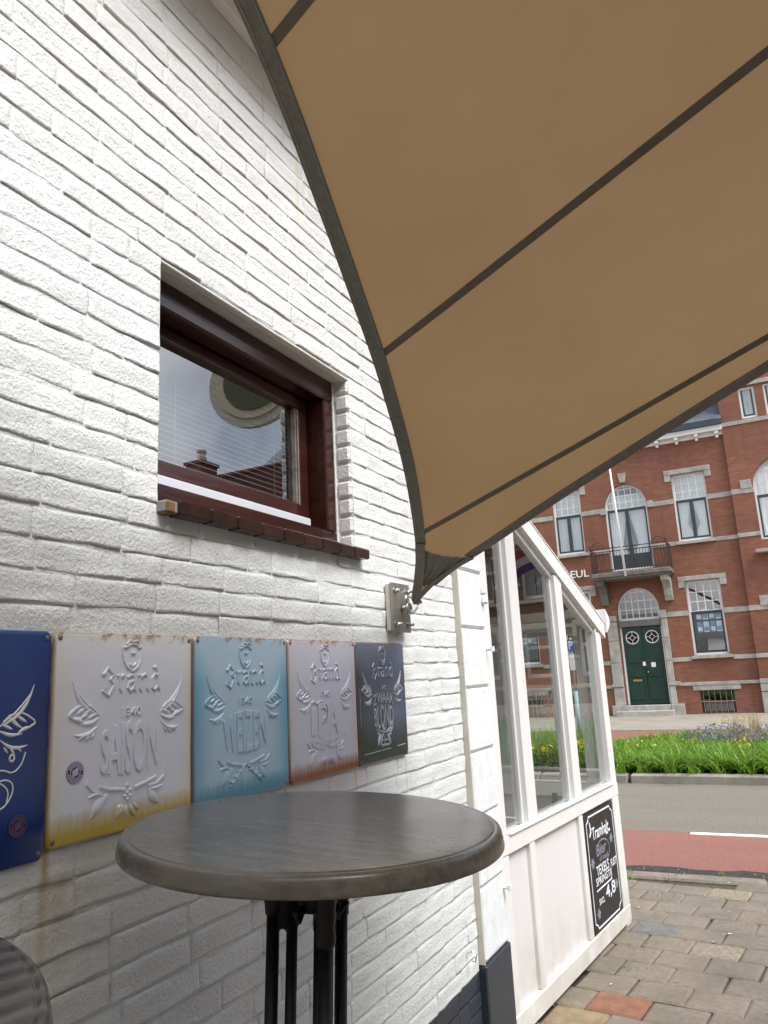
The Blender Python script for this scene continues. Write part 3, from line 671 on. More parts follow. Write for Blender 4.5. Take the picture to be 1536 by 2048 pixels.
# ------------------------------------------------------------------ glazed porch at the street corner
PO=thing('glazed_porch',(.03,3.68,0),'white wooden porch with tall glass panes and a sloping roof beside the white wall','porch')
PO.rotation_euler=(0,0,-math.atan2(.0986,.9951)); OFF[PO.name]=(0,0,0)
RL=lambda s:2.765-.449*s                                   # top line of the sloping roof edge
posts=[(-.10,-.015,0),(.262,.382,1),(.972,1.088,1),(1.685,1.79,1)]
for (a,c,v) in posts:
    b=MB(); zt=RL((a+c)/2)-.1
    b.bbox(-.085,.0,a,c,.865,zt,.004); o=b.build('post',M['wood'],PO)
    if v and a<1.5:
        q=MB(); q.bbox(-.05,-.028,a-.014,a-.0005,.872,zt+.0,.003); q.bbox(-.05,-.028,c+.0005,c+.014,.872,zt-.03,.003); q.build('glazing_bead',M['wood'],o,off=(0,0,0))
b=MB(); b.bbox(-.085,.004,-.10,1.792,.785,.868,.006); b.build('mid_rail',M['wood'],PO)
b=MB(); b.bbox(-.03,.014,-.0,1.69,.8685,.879,.003); b.build('rail_bead',M['wood'],PO)
b=MB(); b.bbox(-.085,.003,-.10,1.792,.018,.118,.006); b.build('bottom_rail',M['wood'],PO)
b=MB(); b.bbox(-.08,-.002,1.69,1.789,.0,.0185,.003); b.bbox(-.08,-.002,.0,.09,.0,.0185,.003); b.build('foot_block',M['wood'],PO)
b=MB(); b.bbox(-.085,.001,1.66,1.79,.118,.785,.005); b.build('corner_stile',M['wood'],PO)
for (a,c) in ((-.10,-.01),(.25,.318),(1.0,1.062)):
    b=MB(); b.bbox(-.06,-.001,a,c,.118,.785,.005); b.build('stile',M['wood'],PO)
for (a,c) in ((-.01,.25),(.318,1.0),(1.062,1.66)):
    b=MB(); b.bbox(-.05,-.024,a-.003,c+.003,.115,.788,.003); b.build('panel',M['panelw'],PO)
for (a,c) in ((-.015,.262),(.382,.972),(1.088,1.685)):
    b=MB(); b.add([(-.037,a-.004,.866),(-.037,c+.004,.866),(-.037,c+.004,RL(c)-.1),(-.037,a-.004,RL(a)-.1)],[(0,1,2,3)]); b.build('pane',M['glass'],PO)
fnS=lambda u,v,d:(d,u,v)
b=MB(); b.prism([(-.12,RL(-.12)-.105),(1.86,RL(1.86)-.105),(1.86,RL(1.86)),(-.12,RL(-.12))],fnS,-.09,.012); b.build('sloping_rail',M['wood'],PO)
b=MB(); b.prism([(-.12,RL(-.12)-.145),(1.70,RL(1.70)-.145),(1.70,RL(1.70)-.103),(-.12,RL(-.12)-.103)],fnS,-.055,-.02); b.build('sloping_bead',M['wood'],PO)
b=MB(); b.prism([(-.14,RL(-.14)+.002),(1.88,RL(1.88)+.002),(1.88,RL(1.88)+.010),(-.14,RL(-.14)+.010)],fnS,-2.4,.016); b.build('roof_sheet',M['soffit'],PO)
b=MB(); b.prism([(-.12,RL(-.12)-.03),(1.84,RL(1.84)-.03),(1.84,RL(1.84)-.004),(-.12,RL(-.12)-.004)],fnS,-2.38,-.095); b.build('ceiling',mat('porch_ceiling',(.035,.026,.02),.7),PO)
# gutter with a D-shaped end cap
pr=[(1.865,2.03)]+[(1.865+.085*math.sin(math.pi*t/10),2.03-.165*t/10) for t in range(1,10)]+[(1.865,1.865)]
b=MB(); b.prism(pr[::-1],fnS,.0,.028); b.build('gutter_cap',M['wood'],PO)
b=MB(); b.prism([(s_,z-.0) for s_,z in pr[::-1]],fnS,-2.4,-.001); b.build('gutter',M['wood'],PO)
# street front of the porch
for (a,c) in ((-.155,-.086),(-.83,-.745),(-1.78,-1.70),(-2.32,-2.24)):
    b=MB(); b.bbox(a,c,1.70,1.785,.865,1.97,.004); b.build('front_post',M['wood'],PO)
b=MB(); b.bbox(-2.32,-.087,1.70,1.786,.775,.863,.004); b.build('front_rail',M['wood'],PO)
b=MB(); b.bbox(-2.32,-.087,1.70,1.784,.0,.12,.004); b.build('front_bottom_rail',M['wood'],PO)
b=MB(); b.bbox(-2.32,.0,1.69,1.787,1.86,1.985,.004); b.build('front_head',M['wood'],PO)
for (a,c) in ((-.83,-.58),(-.155,-.087),(-1.78,-1.55)):
    b=MB(); b.bbox(a,c,1.712,1.775,.12,.775,.004); b.build('front_stile',M['wood'],PO)
b=MB(); b.bbox(-2.3,-.1,1.735,1.755,.11,.78,.003); b.build('front_panel',M['panelw'],PO)
for (a,c) in ((-.745,-.155),(-1.70,-.83),(-2.24,-1.78)):
    b=MB(); b.add([(a-.004,1.742,.86),(c+.004,1.742,.86),(c+.004,1.742,1.87),(a-.004,1.742,1.87)],[(0,1,2,3)]); o=b.build('front_pane',M['glass'],PO)
    q=MB(); q.bbox(a,c,1.70,1.718,.862,.878,.003); q.bbox(a,a+.016,1.70,1.718,.878,1.86,.003); q.bbox(c-.016,c,1.70,1.718,.878,1.86,.003); q.build('front_bead',M['wood'],o,off=(0,0,0))
    if a==-.745:
        fnT=lambda u,v,d:(u,1.738-d,v)
        q=MB(); put_text(q,'Tramhalt',fnT,-.52,-.30,1.325,1.385,.001,slant=0)
        v,f=TXT['Tramhalt']; q.build('window_lettering',M['letter'],o,off=(0,0,0))
        q=MB(); put_text(q,'Tramhalt',lambda u,v,d:(u,1.738-d,2*1.395-v),-.62,-.28,1.325,1.392,.001); q.build('window_lettering',M['letter'],o,off=(0,0,0))
# far side of the porch
for (a,c) in ((.1,.2),(.9,1.0)):
    b=MB(); b.bbox(-2.32,-2.24,a,c,.0,RL(c)-.1,.004); b.build('far_post',M['wood'],PO)
b=MB(); b.bbox(-2.30,-2.26,-.1,1.70,.12,.8,.004); b.build('far_panel',M['panelw'],PO)
b=MB(); b.add([(-2.28,-.1,.8),(-2.28,1.7,.8),(-2.28,1.7,1.9),(-2.28,-.1,RL(0)-.1)],[(0,1,2,3)]); b.build('far_pane',M['glass'],PO)
# blackboard hung on the porch
BD=thing('chalkboard_sign',(.03,3.68,0),'black chalkboard with white lettering and drawn border on the porch end','sign'); BD.rotation_euler=PO.rotation_euler; OFF[BD.name]=(0,0,0)
bs0,bs1,bz0,bz1=1.068,1.632,.124,.772; bw_,bh_=bs1-bs0,bz1-bz0
fnB=lambda u,v,d:(.002+d,bs0+u*bw_,bz0+v*bh_)
b=MB(); b.bbox(-.022,.002,bs0,bs1,bz0,bz1,.003); b.build('board',M['board'],BD)
b=MB(); bo=[(.13,.03),(.87,.03),(.885,.055),(.93,.075),(.955,.08),(.955,.92),(.93,.925),(.885,.945),(.87,.97),(.13,.97),(.115,.945),(.07,.925),(.045,.92),(.045,.08),(.07,.075),(.115,.055),(.13,.03)]
b.ridge(bo,[.008]*len(bo),.0012,fnB); b.build('border',M['chalk'],BD)
b=MB(); put_text(b,'Tramhalt',fnB,.20,.78,.755,.865,.001); b.ridge([(.12,.80),(.17,.835),(.16,.90),(.14,.93)],[.012,.02,.014,.004],.001,fnB); b.ridge([(.66,.745),(.74,.745)],.008,.001,fnB); b.ridge([(.78,.755),(.82,.765)],.012,.001,fnB)
b.build('name_lettering',M['chalk'],BD)
b=MB(); put_text(b,'Bier',fnB,.28,.62,.60,.70,.0008,slant=.02); put_text(b,'v/d maand',fnB,.36,.66,.545,.595,.0008); b.build('faint_chalk_writing',M['chalkg'],BD)
el=[(.50+.24*math.cos(t*2*math.pi/20),.615+.105*math.sin(t*2*math.pi/20)) for t in range(-7,9)]; b=MB(); b.ridge(el,.006,.0008,fnB); b.build('chalk_ring',M['chalkg'],BD)
for (cx_,cy_) in ((.83,.68),(.14,.57),(.86,.26),(.18,.14)):
    b=MB()
    for k in range(6): t=k*math.pi/3; b.leaf((cx_,cy_),(cx_+.06*math.cos(t),cy_+.05*math.sin(t)),.016,.0008,fnB,n=3)
    b.build('chalk_flower',M['chalkg'],BD)
b=MB(); put_text(b,'TEXELS',fnB,.23,.66,.44,.525,.001); put_text(b,'SPRINGTIJ',fnB,.18,.72,.345,.43,.001); put_text(b,'FUST',fnB,.72,.93,.43,.50,.001,slant=.01)
b.ridge([(.18,.325),(.72,.335)],.007,.001,fnB); put_text(b,'4,8',fnB,.46,.80,.185,.315,.001); put_text(b,'50CL',fnB,.22,.40,.20,.25,.001)
b.build('chalk_writing',M['chalk'],BD)
U=thing('rolled_umbrella',(.03,3.68,0),'dark grey rolled umbrella standing behind the porch glass','umbrella'); U.rotation_euler=PO.rotation_euler; OFF[U.name]=(0,0,0)
b=MB(); b.tube([(-.20,1.02,.0),(-.185,1.03,.3),(-.165,1.05,.80)],[.008,.026,.03],10); b.build('canopy',mat('umbrella_cloth',(.03,.03,.035),.7),U)
b=MB(); b.tube([(-.165,1.05,.80),(-.16,1.056,.90)],.017,10); b.tube([(-.163,1.053,.842),(-.162,1.054,.852)],.021,10); b.build('handle',mat('umbrella_handle',(.06,.06,.065),.4),U)
# ------------------------------------------------------------------ shade sail
P0=Vector((.06,2.70,.27+H)); S_=Vector((.93588,-.22397,.27197)); E3=Vector((-.30917,-.89224,.32913)); N3=Vector((.16894,-.39211,-.90427))
SA=thing('shade_sail',tuple(P0),'large brown-beige shade sail stretched overhead with dark seams and edge webbing','shade sail')
Lp=[(.052,.025),(.136,.115),(.229,.211),(.299,.277),(.388,.35),(.579,.494),(.703,.581),(.813,.65),(.915,.715),(1.043,.794),(1.169,.863),(1.287,.932),(1.395,.99),(1.528,1.067),(1.609,1.107),(1.677,1.142),(1.744,1.174),(2.1,1.30),(2.5,1.37),(3.0,1.385),(3.4,1.355),(3.8,1.28)]
Rp=[(.03,.055),(.071,.163),(.09,.353),(.113,.503),(.143,.695),(.178,.987),(.195,1.168),(.211,1.35),(.223,1.485),(.26,2.1),(.32,3.2),(.41,4.6),(.56,6.0),(1.2,4.75),(2.2,3.15),(3.0,2.1),(3.8,1.2801)]
sm_=lambda T,a: float(np.interp(a,[p[0] for p in T],[p[1] for p in T]))
def sw(a,b,d=0.):
    bil=.035*math.sin(min(1,max(0,a/3.8))*math.pi)*math.sin(min(1,max(0,(b-1)/4))*math.pi)
    wr=.006*math.sin(26*(a-.55*b)+.6)*math.exp(-((a-.12)**2+(b-.2)**2)/.06)
    return tuple(P0+E3*a+S_*b+N3*(d-bil+wr))
al=[.06]+[.335+.66*k for k in range(5)]+[3.62]
for k in range(len(al)-1):
    b=MB(); vs=[];fs=[]; nr,nc=10,40
    for i in range(nr+1):
        a=al[k]+(al[k+1]-al[k])*i/nr; l,r=sm_(Lp,a),sm_(Rp,a)
        for j in range(nc+1): t=j/nc; t=t**1.6; vs.append(sw(a,l+.004+(r-l-.008)*t))
    for i in range(nr):
        for j in range(nc): q=i*(nc+1)+j; fs.append((q,q+1,q+nc+2,q+nc+1))
    b.add(vs,fs); b.build('fabric_panel',M['sail'],SA,True)
def band(name,m,pts,w0,w1,d,th=.002):
    # flat webbing following a line on the sail: offsets w0..w1 to its right-hand side, thickness th
    b=MB(); vs=[];fs=[]; n=len(pts)
    for i in range(n):
        a=pts[max(0,i-1)]; c=pts[min(n-1,i+1)]; t=Vector((c[0]-a[0],c[1]-a[1])).normalized(); nx,ny=-t.y,t.x
        for w,q in ((w0,d),(w1,d),(w1,d+th),(w0,d+th)): vs.append(sw(pts[i][0]+nx*w,pts[i][1]+ny*w,q))
    for i in range(n-1):
        for k in range(4): q=i*4; fs.append((q+k,q+(k+1)%4,q+4+(k+1)%4,q+4+k))
    fs+= [(0,3,2,1),(4*n-4,4*n-3,4*n-2,4*n-1)]
    b.add(vs,fs); return b.build(name,m,SA)
def dens(T,a0,a1,n):
    return [(a0+(a1-a0)*i/n,sm_(T,a0+(a1-a0)*i/n)) for i in range(n+1)]
def smooth(P,it=2):
    for _ in range(it): P=[P[0]]+[((P[i-1][0]+2*P[i][0]+P[i+1][0])/4,(P[i-1][1]+2*P[i][1]+P[i+1][1])/4) for i in range(1,len(P)-1)]+[P[-1]]
    return P
band('edge_webbing',M['hem'],smooth([(.299,.277)]+dens(Lp,.34,3.8,60)[1:]),0,.037,.003,.003)
band('edge_webbing',M['hem'],[p for p in smooth(dens(Rp,.091,.56,50))][::-1],0,.036,.003,.003)
band('edge_webbing',M['hem'],smooth(dens(Rp,.56,3.8,40)),-.036,0,.003,.003)
for k in range(5):
    a=.335+.66*k; l,r=sm_(Lp,a),sm_(Rp,a); band('seam_tape',M['seam'],[(a,l+.03+(r-l-.06)*i/20) for i in range(21)],-.0105,.0105,.0025,.0015)
for w_ in (.006,.031): band('stitching',M['stitch'],smooth([(.299,.277)]+dens(Lp,.34,3.8,60)[1:]),w_,w_+.0016,.0062,.0008)
for w_ in (.006,.030): band('stitching',M['stitch'],[p for p in smooth(dens(Rp,.091,.56,50))][::-1],w_,w_+.0016,.0062,.0008)
# reinforced corner at the wall: gathered patch, two webbing straps, metal triangle
b=MB(); vs=[];fs=[]; n=18
for i in range(n+1):
    t=i/n; top=(.268-.176*t-.012*math.sin(math.pi*t),.275+.085*t); bot=(.108-.052*t,.104+.055*t)
    for q in (0,.33,.66,1): 
        p=(bot[0]+(top[0]-bot[0])*q,bot[1]+(top[1]-bot[1])*q); vs.append(sw(p[0],p[1],.006+.007*math.sin(t*34+q)*(1-q*.75)))
for i in range(n):
    for q in range(3): a=i*4+q; fs.append((a,a+1,a+5,a+4))
b.add(vs,fs); b.build('corner_patch',M['hem'],SA,True)
band('strap',M['hem'],[(.018,.010),(.052,.030),(.136,.118),(.229,.213),(.31,.285)],0,.034,.008,.004)
band('strap',M['hem'],[(.093,.37),(.088,.30),(.069,.165),(.034,.066),(.014,.030)],0,.022,.008,.004)
b=MB(); tri=[(.05,2.64,1.935),(.06,2.70,1.915),(.055,2.655,1.875)]
b.tube([(.066,2.628,1.897),(.060,2.618,1.925),(.058,2.622,1.938),(.062,2.665,1.933),(.066,2.722,1.908),(.064,2.712,1.897),(.062,2.668,1.872),(.066,2.640,1.872),(.066,2.630,1.885)],.005,8); b.build('metal_triangle',M['steelb'],SA,True)
AH=thing('shading_house',(5.64,-2,0),'unseen pale rendered house added to shade the terrace and the white wall','building')  # house out of view, added to block light from the terrace and wall
b=MB(); b.box(5.64,9.5,-9,4.3,-.05,5.6); b.box(-.2,5.63,-9,-6.2,-.05,5.6); b.build('wall',M['render'],AH)
b=MB(); b.add([(5.4,-9.1,5.5),(5.4,4.4,5.5),(8,4.4,8),(8,-9.1,8),(9.8,4.4,5.5),(9.8,-9.1,5.5)],[(3,2,1,0),(2,3,5,4),(1,2,4),(0,5,3)]); b.add([(-.2,-6.1,5.5),(5.4,-6.1,5.5),(5.4,-8.8,7.6),(-.2,-8.8,7.6)],[(0,1,2,3)]); b.build('roof',M['rooftile'],AH)
for y_ in (-5,-1.5,2.2):
    g=MB(); g.bbox(5.60,5.639,y_,y_+1.1,1.0,2.3,.01); w_=g.build('window',M['wframe'],AH); g=MB(); g.bbox(5.585,5.5995,y_+.08,y_+1.02,1.08,2.22,.004); g.build('pane',M['dframe'],w_)
b=MB(); b.bbox(5.60,5.639,.76,.92,3.63,3.82,.003); b.tube([(5.60,.84,3.73),(5.50,.85,3.73)],.01,8); b.build('anchor',M['steel'],AH)
AN=thing('wall_anchor',(0,2.6,1.9),'square brushed steel anchor plate with four bolts at the sail corner','anchor plate')
b=MB(); b.bbox(.004,.026,2.556,2.703,1.806,1.985,.003); b.build('spacer',M['groove'],AN)
b=MB(); b.bbox(.0265,.036,2.552,2.706,1.801,1.988,.002); b.build('plate',M['steel'],AN)
for (y,z) in ((2.577,1.957),(2.676,1.957),(2.577,1.830),(2.676,1.830)):
    b=MB(); b.tube([(.036,y,z),(.039,y,z)],.0125,14); b.tube([(.039,y,z),(.049,y,z)],.0095,6); b.tube([(.049,y,z),(.062,y,z)],.0058,10); b.build('bolt',M['steelb'],AN)
b=MB(); b.tube([(.036,2.632,1.892),(.055,2.632,1.892)],.012,12); b.tube([(.066,2.632+.019*math.cos(t*math.pi/8),1.888+.019*math.sin(t*math.pi/8)) for t in range(17)],.0055,8,False); b.build('eye_bolt',M['steelb'],AN,True)
# ------------------------------------------------------------------ bar table (and a copy)
def table():
    t=thing('bar_table',(0,0,0),'round bar table with dark grey wood top on black iron legs before the beer signs','table','round bar tables on the terrace'); OFF[t.name]=(0,0,0)
    HT=1.345; b=MB()
    b.lathe([(0,HT),(.15,HT),(.30,HT),(.331,HT),(.3355,HT-.0004),(.3372,HT-.0022),(.3390,HT-.0026),(.3425,HT-.0014),(.3462,HT-.0018),(.3495,HT-.0042),(.3518,HT-.0085),(.3535,HT-.015),(.3562,HT-.0285),(.3560,HT-.0318),(.3545,HT-.0338),(.3515,HT-.0345),(.34,HT-.0345),(0,HT-.0345)][::-1],128)
    tt=b.build('tabletop',M['ttop'],t,True)
    try: tt.data.set_sharp_from_angle(angle=R(38))
    except Exception: pass
    z1=HT-.036; zb=z1-.072
    for i,(dx,dy) in enumerate(((-.84,-.54),(.76,-.645),(.246,.968))):
        px,py=-dy,dx
        def bar(b,r,w,th,za,zb):
            c=[]
            for (rr,ss) in ((r-w/2,-th/2),(r+w/2,-th/2),(r+w/2,th/2),(r-w/2,th/2)): c.append((dx*rr+px*ss,dy*rr+py*ss))
            k=.003
            b.add([(x,y,za) for x,y in c]+[(x,y,zb) for x,y in c],[(3,2,1,0),(4,5,6,7)]+[(j,(j+1)%4,4+(j+1)%4,4+j) for j in range(4)])
        b=MB()
        for (r,rad) in ((.074,.0122),(.039,.0106)):
            b.tube([(dx*r,dy*r,.09),(dx*r,dy*r,zb-.05)],rad,14)
        bar(b,.0565,.058,.018,zb-.072,z1-.004)
        for q in range(7):        # rounded head of the slot between the two bars
            a0,a1=math.pi*q/7,math.pi*(q+1)/7; rm=.0565
            f=lambda a,o:(dx*(rm+.0105*math.cos(a))+px*o,dy*(rm+.0105*math.cos(a))+py*o,zb-.092+.0175*math.sin(a))
            g=lambda a,o:(dx*(rm+.0105*math.cos(a))+px*o,dy*(rm+.0105*math.cos(a))+py*o,zb-.070)
            for o,fl in ((-.008,False),(.008,True)):
                v=[f(a0,o),f(a1,o),g(a1,o),g(a0,o)]; b.add(v,[(3,2,1,0) if fl else (0,1,2,3)])
            b.add([f(a0,-.008),f(a1,-.008),f(a1,.008),f(a0,.008)],[(0,1,2,3)])
        if i==1: b.lathe([(.0145,zb-.088),(.0175,zb-.078),(.0185,zb-.070),(.0165,zb-.058),(.0165,zb-.045),(.0185,zb-.035),(.0165,zb-.025),(.019,zb-.008),(.0205,zb+.006),(.020,zb+.02),(.020,z1)],16,(dx*.075,dy*.075,0))
        else: b.lathe([(.0138,zb-.05),(.016,zb-.03),(.0205,zb-.018),(.0215,zb-.006),(.019,zb+.006),(.019,z1)],16,(dx*.075,dy*.075,0))
        bar(b,.085,.19,.012,z1-.010,z1+.001)
        b.tube([(dx*.077,dy*.077,.10),(dx*.12,dy*.12,.062),(dx*.20,dy*.20,.03),(dx*.25,dy*.25,.016)],[.014,.018,.015,.012],12)
        b.lathe([(0,0),(.018,0),(.02,.006),(.016,.02),(0,.024)],14,(dx*.25,dy*.25,0))
        b.build('leg',M['cast'],t,True)
    b=MB(); b.lathe([(0,zb-.045),(.03,zb-.045),(.04,zb-.02),(.045,z1-.03),(.045,z1-.002),(0,z1-.002)],20); b.build('top_hub',M['cast'],t,True)
    b=MB(); b.lathe([(0,.06),(.05,.06),(.05,.11),(0,.11)],20); b.build('foot_hub',M['cast'],t,True)
    for k in range(3):
        a=R(30+120*k); b=MB(); b.tube([(.03*math.cos(a),.03*math.sin(a),zb-.03),(.05*math.cos(a),.05*math.sin(a),zb-.05),(.064*math.cos(a),.064*math.sin(a),zb-.032)],[.006,.008,.005],8); b.build('scroll',M['cast'],t,True)
    return t,HT
T1,HT=table()
def set_table(t,top,nrm,spin):
    n=Vector(nrm).normalized(); q=Vector((0,0,1)).rotation_difference(n)@__import__('mathutils').Quaternion((0,0,1),spin)
    t.rotation_mode='QUATERNION'; t.rotation_quaternion=q; t.location=Vector(top)-n*HT
set_table(T1,(.471,1.291,-.2635+H),(.054,-.002,.999),0.)
T2=T1.copy(); COL.objects.link(T2); T2['label']='bar table cut off by the lower left corner, only its ribbed grey top edge showing'
for c in list(T1.children):
    d=c.copy(); COL.objects.link(d); d.parent=T2
    if c.name.startswith('tabletop'): d.data=c.data.copy(); d.data.materials.clear(); d.data.materials.append(M['ttop2'])
set_table(T2,(.380,.318,-.2835+H),(.10,-.03,1),R(75))
# ------------------------------------------------------------------ embossed tin signs
def tin_mat(name,c,edge,low,top_sheen,lowh=.14,rough=.33,rust=True,edgew=.06):
    m,nt,b=newmat(name); v=coords(nt,'obj'); g=nt.nodes.new('ShaderNodeSeparateXYZ'); nt.links.new(v,g.inputs[0]); y,z=g.outputs[1],g.outputs[2]
    n=noise(nt,v,9,5); n2=noise(nt,v,60,4); nv=noise(nt,coords(nt,'obj',(1,40,4)),2.,3)
    ey=math_(nt,'MINIMUM',y,math_(nt,'SUBTRACT',.40,y)); ez=math_(nt,'MINIMUM',z,math_(nt,'SUBTRACT',.414,z)); e=math_(nt,'MINIMUM',ey,ez)
    f=math_(nt,'SUBTRACT',1.,math_(nt,'DIVIDE',e,edgew),clamp=True); f=math_(nt,'POWER',f,1.6)
    col=mixc(nt,f,c,edge)
    t=math_(nt,'DIVIDE',math_(nt,'SUBTRACT',z,.29),.12,clamp=True); col=mixc(nt,math_(nt,'MULTIPLY',t,.6),col,top_sheen)  # paler top: sky reflection painted into the sign colour
    lo=math_(nt,'SUBTRACT',1.,math_(nt,'DIVIDE',math_(nt,'ADD',z,math_(nt,'MULTIPLY_ADD',nv,.028,-.018)),lowh*.5),clamp=True)
    lo=math_(nt,'POWER',math_(nt,'MULTIPLY',lo,1.4,clamp=True),.8); col=mixc(nt,lo,col,low)
    if rust:
        tz=math_(nt,'DIVIDE',math_(nt,'SUBTRACT',z,.388),.026,clamp=True); rs=math_(nt,'MULTIPLY',ramp(nt,noise(nt,v,26,5,.7),[(.50,0.),(.58,1.)]).outputs[0],tz)
        ed=math_(nt,'SUBTRACT',1.,math_(nt,'DIVIDE',e,.006),clamp=True); rs=math_(nt,'MAXIMUM',rs,math_(nt,'MULTIPLY',math_(nt,'MULTIPLY',ed,n),1.3,clamp=True))
        col=mixc(nt,rs,col,(.34,.17,.05))
    nt.links.new(col,b.inputs['Base Color']); b.inputs['Roughness'].default_value=rough; b.inputs['Coat Weight'].default_value=.5; b.inputs['Coat Roughness'].default_value=.18
    bump(nt,b,n,.12,.02); return m
HOPL=[((.113,.758),(.292,.585),.014,-.038),((.128,.725),(.285,.592),.007,-.012),((.145,.597),(.20,.628),.012,0),((.19,.592),(.243,.622),.012,0),((.168,.574),(.222,.602),.010,0),((.218,.572),(.278,.598),.011,0),
 ((.118,.576),(.192,.551),.014,.006),((.165,.550),(.290,.572),.013,-.012),((.135,.499),(.280,.532),.013,-.022),((.165,.474),(.197,.502),.009,0),((.20,.466),(.228,.496),.009,0),((.236,.474),(.26,.502),.008,0)]
HOPR=[[(.098,.590),(.105,.604),(.14,.626),(.175,.640),(.235,.631),(.268,.604)],[(.098,.590),(.125,.578)]]
BRAND=[[(.303,.786),(.324,.794),(.34,.821),(.382,.786),(.359,.761),(.388,.734),(.351,.679),(.304,.706)],[(.332,.791),(.331,.716)],[(.405,.776),(.423,.781),(.426,.713),(.439,.700)],[(.424,.768),(.457,.783)],
 [(.477,.768),(.513,.782),(.532,.768),(.530,.709),(.545,.696)],[(.529,.749),(.492,.741),(.482,.715),(.504,.698),(.530,.716)],[(.558,.774),(.571,.782),(.573,.708),(.587,.695)],[(.572,.766),(.610,.782),(.629,.768),(.627,.707),(.640,.695)],
 [(.712,.772),(.688,.782),(.666,.760),(.664,.712),(.684,.696),(.712,.716)],[(.672,.815),(.690,.822),(.712,.795),(.712,.712),(.728,.696)]]
CREST=[(.439,.924),(.473,.928),(.501,.945),(.539,.942),(.556,.927),(.583,.927),(.578,.896),(.573,.858),(.556,.824),(.516,.80),(.476,.821),(.452,.854),(.442,.891),(.439,.924)]
